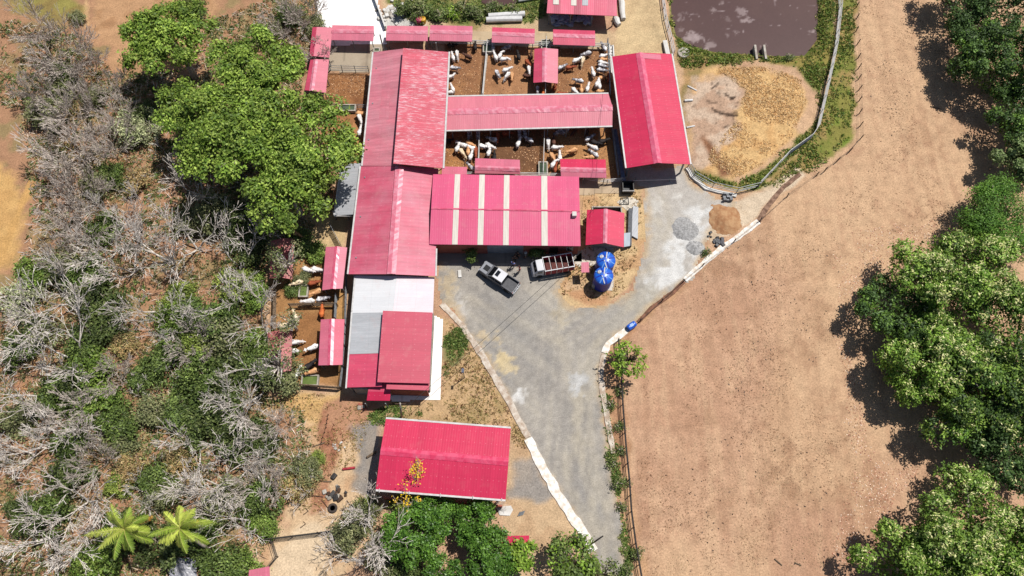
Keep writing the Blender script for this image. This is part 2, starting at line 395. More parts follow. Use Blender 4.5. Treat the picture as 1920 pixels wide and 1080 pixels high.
ay = np.concatenate([[-2500,-1200,-500,-200,-90,-45,-20,-10], np.arange(-3, 88.01, fine), [96,110,140,260,500,1200,2500]])
def gridmesh(name, ax, ay, zf, cf, mat, keep=None, z0=0):
    X, Y = np.meshgrid(ax, ay, indexing='ij'); nx, ny = X.shape
    Z = zf(X, Y) if zf else np.zeros(X.shape)
    C = cf(X, Y)
    idx = np.arange(nx*ny).reshape(nx, ny)
    q = np.stack([idx[:-1, :-1], idx[1:, :-1], idx[1:, 1:], idx[:-1, 1:]], -1).reshape(-1, 4)
    if keep is not None:
        kf = keep((X[:-1, :-1]+X[1:, 1:])/2, (Y[:-1, :-1]+Y[1:, 1:])/2).reshape(-1)
        q = q[kf]
    used = np.unique(q); mp = np.zeros(nx*ny, int); mp[used] = np.arange(len(used)); q = mp[q]
    V = np.stack([X, Y, Z+z0], -1).reshape(-1, 3)[used]; C = C.reshape(-1, 3)[used]
    return rawmesh(name, V, q, C, mat, smooth=True)
def rawmesh(name, V, q, C, mat, smooth=False, parent=None):
    me = bpy.data.meshes.new(name); n = len(V); k = q.shape[1]
    off = np.array(wloc(parent)) if parent else 0
    me.vertices.add(n); me.vertices.foreach_set('co', np.ascontiguousarray(V-off, np.float32).ravel())
    me.loops.add(q.size); me.loops.foreach_set('vertex_index', q.astype(np.int32).ravel())
    me.polygons.add(len(q)); me.polygons.foreach_set('loop_start', np.arange(0, q.size, k, dtype=np.int32))
    if smooth: me.polygons.foreach_set('use_smooth', np.ones(len(q), bool))
    if C is not None:
        ca = me.color_attributes.new("Col", 'FLOAT_COLOR', 'POINT')
        ca.data.foreach_set('color', np.concatenate([C, np.ones((n, 1))], 1).astype(np.float32).ravel())
    me.update(calc_edges=True); me.validate()
    me.materials.append(mat)
    o = bpy.data.objects.new(name, me); COL.objects.link(o)
    if parent: o.parent = parent
    return o
tag(gridmesh("ground", ax, ay, zground, paint, GROUNDM), kind='structure')
def patch(name, px, cell, z, cf, mat, nz=.3, zf=None):
    poly = wp(px); xs = [p[0] for p in poly]; ys = [p[1] for p in poly]
    gx = np.arange(min(xs)-1, max(xs)+1, cell); gy = np.arange(min(ys)-1, max(ys)+1, cell)
    dd = lambda X, Y: sdist(poly, X, Y)+(fbm(X*.9, Y*.9, 4, 5)-.5)*2*nz
    return tag(gridmesh(name, gx, gy, zf, lambda X, Y: cf(X, Y, dd(X, Y)), mat, keep=lambda X, Y: dd(X, Y) > 0, z0=z), kind='structure')
# ------------------------------------------------------------------ gravel yard and drive
road_px = [(822,478),(1088,474),(1060,515),(1046,545),(1066,572),(1110,580),(1152,568),(1182,545),(1200,505),(1212,440),(1208,350),(1160,344),(1172,310),(1286,314),(1296,340),(1345,372),(1384,378),(1340,420),(1318,470),(1300,520),(1258,548),(1190,606),(1142,642),(1128,690),(1132,780),(1148,880),(1168,1000),(1190,1110),(1250,1500),(1150,1500),(1130,1110),(1108,1030),(1080,985),(1000,850),(905,665),(846,580),(822,560)]
def roadcol(X, Y, d):
    c = np.zeros(X.shape+(3,)); c[...] = A((174,167,158))
    def mixin(m, col): c[...] = c*(1-m[..., None])+np.array(A(col))*m[..., None]
    n = fbm(X*.2, Y*.2, 5, 31); n2 = fbm(X*.8, Y*.8, 4, 37); n5 = fbm(X*2.6, Y*2.6, 3, 39); mixin(sstep((n5-.52)*6)*.18, (206,198,186)); mixin(sstep((.45-n5)*6)*.2, (150,144,138))
    mixin(sstep((n-.48)*6)*.5, (198,190,178)); mixin(sstep((.46-n)*6)*.45, (160,156,152))
    up = edge_mask(wp([(1180,300),(1400,300),(1400,480),(1290,560),(1215,560),(1200,480)]), X, Y, 5, 2); mixin(up*.8, (206,199,190))
    for tr in ([(1200,330),(1235,420),(1222,500),(1180,575),(1120,640),(1085,720),(1080,820),(1110,940),(1150,1090)], [(1225,330),(1258,420),(1246,510),(1200,590),(1135,660),(1105,740),(1105,830),(1135,950),(1172,1090)], [(880,560),(960,600),(1050,640),(1080,740),(1090,860)], [(1060,860),(1075,930),(1110,1000)]):
        pts = wp(tr)
        for a, b in zip(pts, pts[1:]):
            L = -sdist([a, b], X, Y); mixin(sstep((1.1-L)*1.1+(n2-.5)*1.4)*.3, (206,194,172))
    for (ax_, ay_, poly) in ((.10, 1.0, [(1020,640),(1180,620),(1130,700),(1135,800),(1190,1110),(1130,1110),(1000,850)]), (.85, .53, [(1000,560),(1150,590),(1215,490),(1300,520),(1150,650),(1060,660)]), (.75, -.66, [(830,520),(1050,520),(1060,640),(1000,840),(905,665)])):
        al = X*ax_+Y*ay_; pe = X*ay_-Y*ax_; s_ = fbm(pe*1.7, al*.13, 4, 55); mk = edge_mask(wp(poly), X, Y, 4, 1)
        mixin(sstep((s_-.52)*8)*mk*.3, (204,194,176)); mixin(sstep((.45-s_)*8)*mk*.32, (148,143,138))
    lime = edge_mask(wp([(1250,470),(1295,385),(1340,390),(1350,415),(1330,440),(1310,490),(1295,520),(1240,552),(1215,545),(1225,505)]), X, Y, 2, 2.2); mixin(lime*sstep((n2-.36)*7)*.9, (234,232,228))
    for x, y, r, col, s in ((975,745,1.1,(226,222,216),.9),(972,742,.7,(238,236,232),.9),(1083,715,1.3,(206,206,206),.7),(1085,720,.7,(216,216,216),.6),(948,685,1.3,(226,204,160),.9),(940,672,.8,(226,204,160),.8),(907,632,.9,(224,200,160),.8),(930,632,.8,(222,200,160),.8),(855,575,1.5,(214,208,200),.8),(1230,385,1.2,(226,222,214),.7),(1270,372,.6,(236,232,224),.8),(1060,600,1,(206,200,190),.6),(1063,590,.6,(220,214,206),.7),(840,530,1.3,(204,184,150),.8),(838,570,1.5,(204,184,150),.7),(1055,590,1.3,(196,180,150),.6),(980,600,3,(168,164,158),.4),(1150,590,2,(166,162,156),.4),(1210,560,2,(190,182,166),.6)):
        p = W(x, y); L = np.hypot((X-p.x), (Y-p.y)*.75); mixin(sstep((r-L)*1.3+(n2-.5)*2.2+(n5-.5)*2.6)*s*.85, col)
    e = sstep(1-d/1.1); mixin(e*sstep((n2-.3)*3)*.85, (208,180,142))
    return c
ROADM = Mattr("gravel_asphalt", 7, .36, bmp=.35, dist=.03)
patch("gravel_road", road_px, .28, .012, roadcol, ROADM, nz=.45)
# ------------------------------------------------------------------ pond
def watercol(X, Y, d):
    c = np.zeros(X.shape+(3,)); c[...] = A((98,73,70))
    def mixin(m, col): c[...] = c*(1-m[..., None])+np.array(A(col))*m[..., None]
    n2 = fbm(X*1.6, Y*1.6, 4, 41); n6 = fbm(X*4, Y*4, 3, 46); mixin(sstep((fbm(X*.15, Y*.15, 3, 42)-.4)*3)*.4, (110,84,78))
    mixin(sstep((vnoise(X*1.9, Y*1.9, 44)-.9)*9)*.7, (190,170,170))
    for x, y, r, s in ((1391,20,1.2,.6),(1400,33,.9,.8),(1340,15,.7,.6),(1352,3,.7,.6),(1276,30,.8,.5),(1290,22,.7,.4),(1276,53,.7,.45),(1300,66,1.5,.75),(1312,64,1.2,.6),(1330,82,1.2,.6),(1290,70,1,.6),(1384,60,.6,.7),(1366,63,.5,.5),(1526,57,.5,.8),(1436,80,.4,.5),(1365,30,.8,.25),(1280,95,1.3,.5),(1325,90,.8,.5)):
        p = W(x, y); L = np.hypot(X-p.x, (Y-p.y)); mixin(sstep((r*.75-L)*2.2+(n2-.5)*3.2+(n6-.5)*2)*s*.8, (190,170,168))
    return c
WATM = Mattr("lagoon_water", 3, .08, rough=.28, bmp=.08, dist=.03, spec=.22)
patch("pond_water", [(1250,-70),(1258,30),(1264,64),(1296,88),(1345,99),(1425,104),(1512,106),(1538,72),(1541,0),(1538,-70)], .2, -.42, watercol, WATM, nz=0)
patch("pond_water", [(896,-70),(900,4),(935,11),(970,6),(980,-70)], .4, -.42, watercol, WATM, nz=0)
# ------------------------------------------------------------------ slabs and kerbs
def flat(name, px, z, mat, h=.12):
    m = MB(); m.prism(wp(px), z-h, z); return tag(m.build(name, mat), kind='structure')
def slabcol(base, dark, kk=None):
    def f(X, Y, d):
        c = np.zeros(X.shape+(3,)); c[...] = A(base, kk); n = fbm(X*.5, Y*.5, 5, 51)
        m = sstep((n-.5)*5)[..., None]*.55; c = c*(1-m)+np.array(A(dark, kk))*m
        g = (np.abs(((X+Y*.02) % 3.2)-1.6) > 1.53)[..., None]*.25; return c*(1-g)
    return f
SLABM = Mattr("concrete_slab", 6, .12, bmp=.2, dist=.02)
patch("concrete_yard", [(598,-60),(690,-60),(722,52),(724,82),(620,86),(592,60)], .25, .06, slabcol((252,250,248), (236,237,237), 1.3), SLABM, 0.02)
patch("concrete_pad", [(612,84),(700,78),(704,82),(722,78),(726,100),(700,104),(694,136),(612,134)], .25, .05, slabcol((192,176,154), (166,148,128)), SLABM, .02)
patch("concrete_apron", [(726,736),(806,733),(812,590),(832,600),(827,749),(735,753)], .2, .05, slabcol((252,248,242), (240,232,222), 1.35), SLABM, .02)
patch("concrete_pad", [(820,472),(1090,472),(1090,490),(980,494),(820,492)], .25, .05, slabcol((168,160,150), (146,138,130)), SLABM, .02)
patch("concrete_pad", [(1085,338),(1168,340),(1165,362),(1086,366)], .25, .05, slabcol((214,190,160), (180,156,130)), SLABM, .05)
patch("concrete_pad", [(1157,378),(1186,370),(1196,376),(1194,392),(1184,392),(1176,396)], .2, .05, slabcol((246,238,224), (230,214,190)), SLABM, .1)
patch("concrete_pad", [(1090,470),(1100,462),(1150,462),(1149,545),(1140,545),(1122,500),(1085,500),(1075,490)], .2, .05, slabcol((236,226,212), (206,192,172)), SLABM, .1)
patch("concrete_pad", [(722,56),(1110,62),(1148,92),(1138,94),(900,84),(722,80)], .25, .04, slabcol((214,190,156), (190,164,132)), SLABM, .1)
def ribbon(name, px, wdt, h, mat, label, cat, z=0):
    """a kerb or gutter laid along a line, ragged like hand-laid mortar"""
    rnd = random.Random(len(px)*7+int(px[0][0])); pts = [W(*p) for p in px]; m = MB(); prev = None; q = []
    for a, b in zip(pts, pts[1:]):
        n = max(2, int((b-a).length/.7))
        q += [a.lerp(b, i/n) for i in range(n)]
    q.append(pts[-1]); vs = []; fs = []
    for i, p in enumerate(q):
        t = (q[min(i+1, len(q)-1)]-q[max(i-1, 0)]).normalized(); s = Vector((-t.y, t.x, 0))
        for sgn in (1, -1):
            ww = wdt/2*rnd.uniform(.75, 1.2); hh = h*rnd.uniform(.8, 1.15)
            vs += [p+s*sgn*(ww+.04)+Vector((0, 0, z-.05)), p+s*sgn*ww+Vector((0, 0, z+hh))]
    for i in range(len(q)-1):
        a = i*4; b = a+4
        fs += [(a, a+1, b+1, b), (a+1, a+3, b+3, b+1), (a+3, a+2, b+2, b+3)]
    m.add(vs, fs); o = m.build(name, mat, origin=pts[0]); return tag(o, label, cat)
KERB = M("whitewashed_mortar", (250,246,240), (222,208,190), 2.2, .9, lo=.38, hi=.58, bmp=.4, k=1.5)
KERBD = M("dirty_mortar", (240,228,212), (196,172,150), 1.6, .9, bmp=.5)
ribbon("kerb", [(828,570),(866,610),(905,668),(950,745),(990,820)], .75, .12, KERBD, "sandy concrete kerb along the left edge of the gravel yard beside the dry grass", "kerb")
ribbon("kerb", [(990,822),(1012,868),(1050,935),(1088,990),(1112,1034)], 1.1, .14, KERB, "wide white kerb along the drive between the lower red roof and the trees", "kerb")
ribbon("drain", [(1182,612),(1160,630),(1140,645),(1133,662)], .8, .12, KERB, "pale stone drain edge beside the blue barrel at the yard corner", "drain")
ribbon("drain", [(1132,664),(1126,700),(1130,735),(1140,790),(1150,850)], .65, .12, KERBD, "rubble drain edge along the right side of the drive by the sparse sapling", "drain")
ribbon("drain", [(1422,416),(1390,440),(1350,468),(1318,495),(1284,526)], .75, .16, KERB, "white gutter running down from the soil pile along the pasture edge", "drain")
ribbon("drain", [(1283,528),(1262,548),(1222,578),(1196,604)], .5, .1, M("earthen_drain", (160,112,88), (120,84,64), 2, .95), "brown earthen ditch between the white gutter and the blue barrel", "drain")
ribbon("drain", [(1500,326),(1470,350),(1440,385),(1422,415)], .6, .1, M("stone_ditch", (176,140,116), (120,90,72), 2, .95), "rough stony ditch along the fence line above the white gutter", "drain")
ribbon("drain", [(1288,316),(1296,330),(1322,354),(1380,368)], .45, .3, CONCW, "white concrete gutter round the lower corner of the dried lagoon", "drain")
# ------------------------------------------------------------------ roofs and buildings
def gable(root, e1, e2, rg, ze, zr, mats, cap=None, capw=.45, gut=(), names=("roof", "roof"), zs=None, th=.05, posts=None, rnd=None, ztop=None):
    """e1=(a,b) first eave in the picture, e2=(a,b) second eave, rg=(a,b) ridge; a..b run the same way"""
    z1, z2 = zs or (ze, ze)
    a, b = W(*e1[0], z1), W(*e1[1], z1); c, d = W(*e2[0], z2), W(*e2[1], z2); r, s = W(*rg[0], zr), W(*rg[1], zr)
    lift = Vector((0, 0, 0))
    MB().slab(a, b, s, r, th).build("roof", mats[0], root)
    m2 = MB(); m2.slab(c, d, s+Vector((0, 0, -.004)), r+Vector((0, 0, -.004)), th); m2.build("roof", mats[1], root)
    if cap:
        rn = random.Random(int(e1[0][0]*3+e1[0][1])); n = max(6, int((s-r).length/.35)); vs = []; fs = []
        ex = (s-r).normalized()
        sl = []
        for e in (a, c):
            v = (e-r); v = v-ex*v.dot(ex); sl.append(v.normalized())
        for i in range(n+1):
            p = r.lerp(s, i/n)
            j = [rn.uniform(.0, .035) for _ in range(3)]
            vs += [p+sl[0]*capw+Vector((0, 0, .02+j[0])), p+Vector((0, 0, .06+j[1])), p+sl[1]*capw+Vector((0, 0, .02+j[2]))]
        for i in range(n):
            k = i*3; fs += [(k, k+1, k+4, k+3), (k+1, k+2, k+5, k+4)]
        mm = MB(); mm.add(vs, fs); mm.build("ridge_cap", cap, root, smooth=False)
    for which in gut:
        p, q = (a, b) if which == 1 else (c, d)
        o = ((p+q)/2-(r+s)/2); o.z = 0; o.normalize()
        MB().beam(p+o*.1+Vector((0, 0, -.05)), q+o*.1+Vector((0, 0, -.05)), .2, .16).build("gutter", WHITEP, root)
    if posts:
        n, mat, wd = posts
        for (p, q, cc) in ((a, b, r), (c, d, r)):
            inn = ((r+s)/2-(p+q)/2)*.12
            for i in range(n):
                f = .04+.92*i/(n-1); t = p.lerp(q, f)+inn
                MB().beam((t.x, t.y, -.05), (t.x, t.y, t.z-.08), wd, wd).build("post", mat, root)
            MB().beam(p.lerp(q, .02)+inn+Vector((0, 0, -.12)), p.lerp(q, .98)+inn+Vector((0, 0, -.12)), .1, .14).build("beam", mat, root)
    return a, b, c, d, r, s
def base(px, z=0):
    p = W(*px, 0); return (p.x, p.y, 0)
def shelter(label, e1, e2, rg, ze, zr, mats, cap, at, group="small cattle shelters with red sheet roofs", n=3, capw=.35):
    t = thing("cattle_shelter", label, "shelter", base(at), group)
    gable(t, e1, e2, rg, ze, zr, mats, cap, capw, posts=(n, GALV, .1)); return t
# upper row, ridge runs left to right
shelter("faded pink shelter roof leftmost of the row below the white concrete yard", ((623,47),(701,48.5)), ((621,75),(700,77)), ((622,57.5),(701,58.5)), 2.0, 2.35, (PALE, PINK), RIDGEF, (660,72))
shelter("faded pink shelter roof in front of the yellow drum and pink drum", ((726,48),(802.5,49)), ((723.5,76),(802,77)), ((724.5,58.5),(802,60)), 1.9, 2.2, (PALE, PINK), RIDGEF, (764,74))
shelter("faded pink shelter roof touching the tall worn barn's upper right corner", ((807,47),(886,49)), ((805,76),(885,78)), ((806,58.5),(886,60.5)), 1.9, 2.25, (PINK, PINK), RIDGEF, (846,75))
shelter("pink shelter roof in the upper row below the two white pipes", ((923,51),(1003,54)), ((922,79.5),(1002,82)), ((922.5,62),(1002.5,65.5)), 1.9, 2.25, (REDM, PINK), RIDGEF, (962,80))
shelter("pink shelter roof directly below the sack store", ((1037,55),(1115.5,57.5)), ((1037,83.5),(1116,86)), ((1037,65),(1116,68)), 1.9, 2.25, (REDM, REDM), RIDGEF, (1076,84))
shelter("narrow upright shelter roof standing between the two upper pens", ((1002,91.5),(1000,155)), ((1046.5,92),(1046,156.5)), ((1021.5,90),(1021,153.5)), 2.0, 2.45, (REDM, PALE), RIDGEF, (1022,130))
shelter("pale pink shelter roof at the lower edge of the middle pens, left of the trough", ((891,296.5),(974.5,299.5)), ((890,325),(975,326.5)), ((890.5,314),(975,317)), 1.9, 2.3, (PINK, PALE), RIDGEF, (932,322))
shelter("red shelter roof with a bright crinkled ridge, right of the middle pens' trough", ((1050,298),(1135.5,299)), ((1052,332),(1137,333.5)), ((1051,317),(1136.5,319)), 1.9, 2.3, (RED, PINK), RIDGEF, (1094,325))
shelter("upper dull pink shelter with twig shadows beside the shaded pad at upper left", ((586,51),(580,105)), ((624,51.5),(617.5,108)), ((594,50.5),(588,105)), 2.2, 2.5, (REDM, PALE), None, (604,95))
shelter("dull pink shelter roof above the big green tree, left of the brown empty pen", ((582,112),(571,169)), ((617,111.5),(611,174)), ((592,111),(584,170)), 2.2, 2.5, (REDM, PALE), RIDGEF, (596,160))
shelter("dusty pink shelter roof beside the long barn, upper one of the left pens", ((611,463),(604,544)), ((651,464),(642.5,541)), ((632.5,462),(624.5,541.5)), 2.3, 2.65, (PINK, PINK), RIDGEP, (625,520))
shelter("pink shelter roof beside the grey roofed barn, lower one of the left pens", ((601.5,599),(597,685)), ((646,598.5),(642,684)), ((622,598),(619,684.5)), 2.3, 2.65, (PINK, REDM), RIDGEP, (622,665))
t = thing("cattle_shelter", "patchy red shelter roof half buried in scrub left of the left pens", "shelter", base((525,665)), "small cattle shelters with red sheet roofs")
gable(t, ((500,624),(508,704)), ((548,620),(546,695)), ((524,618),(526,698)), 2.0, 2.3, (PATCH, PATCH), None, posts=(2, WOODD, .1))
t = thing("cattle_shelter", "broken purple red roof seen through bare branches above the left pens", "shelter", base((530,490)), "small cattle shelters with red sheet roofs")
gable(t, ((508,452),(505,522)), ((552,448),(548,524)), ((530,446),(527,520)), 2.0, 2.3, (PATCH, PATCH), None, posts=(2, WOODD, .1))
# long barn
BARN = thing("barn", "long barn with greying pink gable roof and taller worn red roof at top", "barn", base((745,400)))
ZL, ZR = 3.6, 4.7
aL, aT, aB = (700.5, 98), (680, 311), (653.5, 514)
MB().slab(W(*aT, ZL), W(*aL, ZL), W(757, 91, ZR), W(748, 311, ZR)).build("roof", LONG, BARN)
a, b = W(677, 312, ZL-.04), W(653.5, 514, ZL-.04); r, s = W(748, 311.5, ZR-.04), W(732.5, 514, ZR-.04); c, d = W(822, 316, ZL-.04), W(816, 517.5, ZL-.04)
MB().slab(a, b, s, r).build("roof", LRED, BARN)
MB().slab(c, d, s+Vector((0, 0, -.004)), r+Vector((0, 0, -.004))).build("roof", LRED, BARN)
def capstrip(root, r, s, wdt, mat, seed):
    rn = random.Random(seed); n = int((s-r).length/.4); vs = []; fs = []; ex = (s-r).normalized(); sd = Vector((-ex.y, ex.x, 0))
    for i in range(n+1):
        p = r.lerp(s, i/n); j = [rn.uniform(0, .04) for _ in range(3)]
        vs += [p+sd*wdt+Vector((0, 0, .01+j[0])), p+Vector((0, 0, .09+j[1])), p-sd*wdt+Vector((0, 0, .01+j[2]))]
    for i in range(n): k = i*3; fs += [(k, k+1, k+4, k+3), (k+1, k+2, k+5, k+4)]
    MB().add(vs, fs).build("ridge_cap", mat, root)
capstrip(BARN, r+Vector((.1, 0, .03)), s+Vector((.1, 0, .03)), .55, RIDGEF, 3)
ZT = 5.7
tl, tr, br, bl = W(756, 90, ZT), W(841, 97.5, ZT-.8), W(830, 315.5, ZT-.8), W(737.5, 306.5, ZT)
MB().slab(br, tr, tl, bl, .07).build("roof", TALL, BARN)
MB().beam(tr+Vector((.12, 0, -.02)), br+Vector((.12, 0, -.02)), .22, .18).build("gutter", WHITEP, BARN)
for p, q in ((W(*aL, ZL), W(*aT, ZL)), (a, b)):
    MB().beam(p+Vector((-.1, 0, -.02)), q+Vector((-.1, 0, -.02)), .2, .16).build("gutter", WHITEP, BARN)
MB().beam(W(817, 466, ZL)+Vector((.1, 0, -.05)), d+Vector((.1, 0, -.02)), .18, .16).build("gutter", WHITEP, BARN)
for x0, y0, x1, y1 in ((702,110,690,215),(690,235,678,330),(677,345,668,410),(667,425,660,480)):
    p, q = W(x0, y0, 0), W(x1, y1, 0); p.x += 1.6; q.x += 1.6
    MB().beam(p+Vector((0, 0, .6)), q+Vector((0, 0, .6)), .18, 1.3).build("wall", CONC, BARN)
for k in range(7):
    p = W(*aL, 0).lerp(W(656, 505, 0), k/6)+Vector((1.5, 0, 0)); MB().beam((p.x, p.y, -.05), (p.x, p.y, ZL+.2), .16, .16).build("post", GALV, BARN)
    p = W(838, 102, 0).lerp(W(818, 512, 0), k/6)+Vector((-1.2, -1, 0)); MB().beam((p.x, p.y, -.05), (p.x, p.y, ZL+.2), .16, .16).build("post", GALV, BARN)
p, q = tl+Vector((.4, -.3, 0)), bl+Vector((.4, .3, 0))
for k in range(6):
    u = p.lerp(q, k/5); MB().beam((u.x, u.y, -.05), (u.x, u.y, u.z-.1), .16, .16).build("post", GALV, BARN)
# lean-to against the barn by the middle pens
t = thing("lean_to", "narrow pink lean-to roof between the long barn and the striped-roof building", "lean-to", base((850,320)))
MB().slab(W(829,312,2.3), W(876,313,2.3), W(875,327,2.6), W(828,327,2.6)).build("roof", PINK, t)
for x, y in ((832,314),(872,315)): p = W(x, y, 0); MB().beam((p.x, p.y, 0), (p.x, p.y, 2.25), .1, .1).build("post", GALV, t)
# lower barn with white, grey and red roofs
LB = thing("barn", "lower barn with white, grey and red roofs and one raised red roof", "barn", base((735,640)))
z1, z2 = 3.0, 3.7
LBR = Mroof("dull_red_sheet", (216, 78, 104), (206, 74, 100), .5, streak=.1, band=.05)
MB().slab(W(660,587,z1), W(667,516.5,z1), W(745,517,z2), W(737,586,z2)).build("roof", WHT, LB)
MB().slab(W(812,588,z1), W(814.5,520,z1), W(745,517,z2-.004), W(737,586,z2-.004)).build("roof", WPK, LB)
MB().slab(W(655.5,664,z1-.03), W(660.5,585,z1-.03), W(724,583,z2-.15), W(720,662,z2-.15)).build("roof", GRY, LB)
MB().slab(W(650.5,726.5,z1-.06), W(655.5,663,z1-.06), W(720,661.5,z2-.18), W(716,725,z2-.18)).build("roof", REDM, LB)
zt = 4.3
MB().slab(W(805.5,719,zt-.5), W(811,586,zt-.5), W(718,582.5,zt), W(707.5,716.5,zt), .07).build("roof", LBR, LB)
MB().slab(W(804,732,zt-1.0), W(806,716,zt-1.0), W(726,713,zt-.55), W(724,729.5,zt-.55)).build("roof", LBR, LB)
MB().beam(W(650,728,z1)+Vector((-.08, 0, -.05)), W(661,584,z1)+Vector((-.08, 0, -.05)), .18, .16).build("gutter", WHITEP, LB)
MB().beam(W(661,584,z1)+Vector((-.08, .05, -.05)), W(667,517,z1)+Vector((-.08, 0, -.05)), .18, .16).build("gutter", WHITEP, LB)
for x0, y0, x1, y1 in ((664,530,655,740),(662,742,728,745),(798,740,806,600)):
    p, q = W(x0, y0, 0), W(x1, y1, 0); MB().beam(p+Vector((.5, .3, 1.3)), q+Vector((.5, .3, 1.3)), .18, 2.7).build("wall", CONC, LB)
p, q = W(728,745,0), W(797,747,0); MB().beam(p+Vector((.5, .35, 1.3)), q+Vector((.5, .35, 1.3)), .18, 2.7).build("wall", TERRA, LB)
t = thing("porch", "small two-tone red porch roof at the bottom end of the lower barn", "porch", base((712,760)))
MB().slab(W(687.5,751,2.3), W(731,751.5,2.3), W(732.5,735,2.75), W(690,734,2.75)).build("roof", RED, t)
MB().slab(W(690,734,2.754), W(732.5,735,2.754), W(734,716,3.0), W(692,717,3.0)).build("roof", REDM, t)
for x, y in ((691,764),(728,764)): p = W(x, y, 0); MB().beam((p.x, p.y, 0), (p.x, p.y, 2.2), .1, .1).build("post", GALV, t)
# grey lean-to in the tree's shade
t = thing("lean_to", "grey sheet lean-to dappled by the big tree, left of the long barn", "lean-to", base((655,360)))
MB().slab(W(627,404,2.5), W(641,306,2.5), W(680,306,3.3), W(662,402,3.3)).build("roof", GRY, t)
MB().beam(W(627,404,2.5)+Vector((-.08, 0, -.05)), W(641,306,2.5)+Vector((-.08, 0, -.05)), .15, .12).build("gutter", WHITEP, t)
MB().beam(W(627,405,2.5), W(660,405,2.9), .12, .12).build("fascia", WHITEP, t)
for x, y in ((631,412),(641,330),(655,412)): p = W(x, y, 0); MB().beam((p.x, p.y, 0), (p.x, p.y, 2.4), .12, .12).build("post", GALV, t)
# feed alley roof across the pens
t = thing("feed_barn", "long pale pink roof over the feed alley between upper and middle pens", "barn", base((990,215)))
gable(t, ((838,181.5),(1141,176)), ((834,244),(1148,235.5)), ((837,209),(1148.5,201)), 2.9, 3.5, (PALE, PALE), RIDGEF, .5, gut=(1, 2), posts=(9, GALV, .14))
for x0, y0, x1, y1 in ((842,222,1142,213),(842,212,1142,204)):
    MB().beam(W(x0, y0, .35), W(x1, y1, .35), .25, .7).build("feed_trough", CONC, t)
# big red shed on the right
t = thing("shed", "bright red gable shed on the right beside the dried lagoon", "shed", base((1230,230)))
gable(t, ((1147.5,106),(1175,315)), ((1259,101),(1294,308)), ((1199.5,98.5),(1233.5,305.5)), 3.4, 4.5, (RED, RED), RIDGEP, .55, gut=(1, 2), posts=(6, GALV, .18))
MB().slab(W(1257.8,113,3.425), W(1256.2,103.5,3.425), W(1201.5,99.6,4.535), W(1203,109,4.535), .02).build("roof_panel", PINK, t)
for x, y in ((1190,340),(1255,340)): p = W(x, y, 0); MB().beam((p.x, p.y, 0), (p.x, p.y, 1.1), .12, .12).build("gate_post", GALV, t)
MB().beam(W(1178,339,.9), W(1268,336,.9), .08, .08).build("gate_rail", WHITEP, t)
# sack store at the top edge
t = thing("store_shed", "store shed at the top edge with banded red roof over heaped sacks", "shed", base((1092,0)))
gable(t, ((1032,-70),(1154,-66)), ((1025,24.5),(1157,30)), ((1029,-22),(1156,-18)), 2.8, 3.5, (STRP, STRP), RIDGEF, .4, posts=(4, GALV, .15))
for x0, x1, y0, y1, mt in ((1037.5,1048,-15,8,LITE),(1071,1081,-14,10,LITE),(1092,1103,-13,10,GRY)):
    za = 3.5-.7*(y1+20)/46+.03
    MB().slab(W(x0-.4, y1, za), W(x1-.2, y1+.4, za), W(x1, y0, 3.5), W(x0, y0, 3.5), .015).build("roof_panel", mt, t)
p, q = W(1034,-30,0), W(1152,-26,0); MB().beam(p+Vector((0, 0, 1.2)), q+Vector((0, 0, 1.2)), .15, 2.4).build("wall", CONC, t)
# workshop with fibreglass strips
WS = thing("workshop", "workshop with bright red roof and four white fibreglass strips", "workshop", base((945,430)))
ze, zr = 3.9, 4.7
e1 = ((812,326),(1085.5,331)); e2 = ((805,458),(1088.5,461.5)); rg = ((808.5,391),(1087,396))
WSR = Mroof("workshop_red_sheet", (242, 104, 146), (236, 84, 128), .5, streak=.06, band=.05)
a, b, c, d, r, s = gable(WS, e1, e2, rg, ze, zr, (WSR, WSR), RIDGEP, .12)
for u0, u1 in ((.150, .187), (.318, .356), (.487, .525), (.742, .783)):
    for (p, q) in ((a, b), (c, d)):
        A0, B0 = p.lerp(q, u0), p.lerp(q, u1); A1, B1 = r.lerp(s, u0), r.lerp(s, u1); up = Vector((0, 0, .035))
        if p is a: MB().slab(A0+up, B0+up, B1+up, A1+up, .02).build("skylight", LITE, WS)
        else: MB().slab(A0+up, B0+up, B1+up*.9, A1+up*.9, .02).build("skylight", LITE, WS)
wl, wr = W(818,474,0), W(1082,476,0); wn = W(812,326,ze)+Vector((0, -.9, 0))
def wallseg(x0, x1, y0, y1, mat, name="wall", z0=0, z1=3.6, dy=0, th=.16):
    p, q = wl.lerp(wr, x0), wl.lerp(wr, x1)
    return MB().beam(p+Vector((0, dy, (z0+z1)/2)), q+Vector((0, dy, (z0+z1)/2)), th, z1-z0).build(name, mat, WS)
DOORG = M("rollup_door", (186, 188, 196), (160, 164, 172), 2, .5)
wallseg(0, .365, 0, 0, TERRA); wallseg(.618, .80, 0, 0, TERRA); wallseg(.86, .918, 0, 0, TERRA); wallseg(.965, 1, 0, 0, TERRA)
wallseg(.918, .965, 0, 0, TERRA, z1=1.0); wallseg(.918, .965, 0, 0, TERRA, z0=2.3); wallseg(.80, .86, 0, 0, TERRA, z0=2.2); wallseg(.365, .618, 0, 0, TERRA, z0=3.2)
wallseg(.365, .618, 0, 0, DOORG, "rollup_door", 0, 3.2, .05, .08); wallseg(.80, .86, 0, 0, WOODD, "door", 0, 2.2, .03, .06)
wallseg(.918, .965, 0, 0, WHITEP, "window", 1.0, 2.3, .02, .1); wallseg(.926, .938, 0, 0, GLASSD, "pane", 1.1, 2.2, -.05, .04); wallseg(.942, .958, 0, 0, GLASSD, "pane", 1.1, 2.2, -.05, .04)
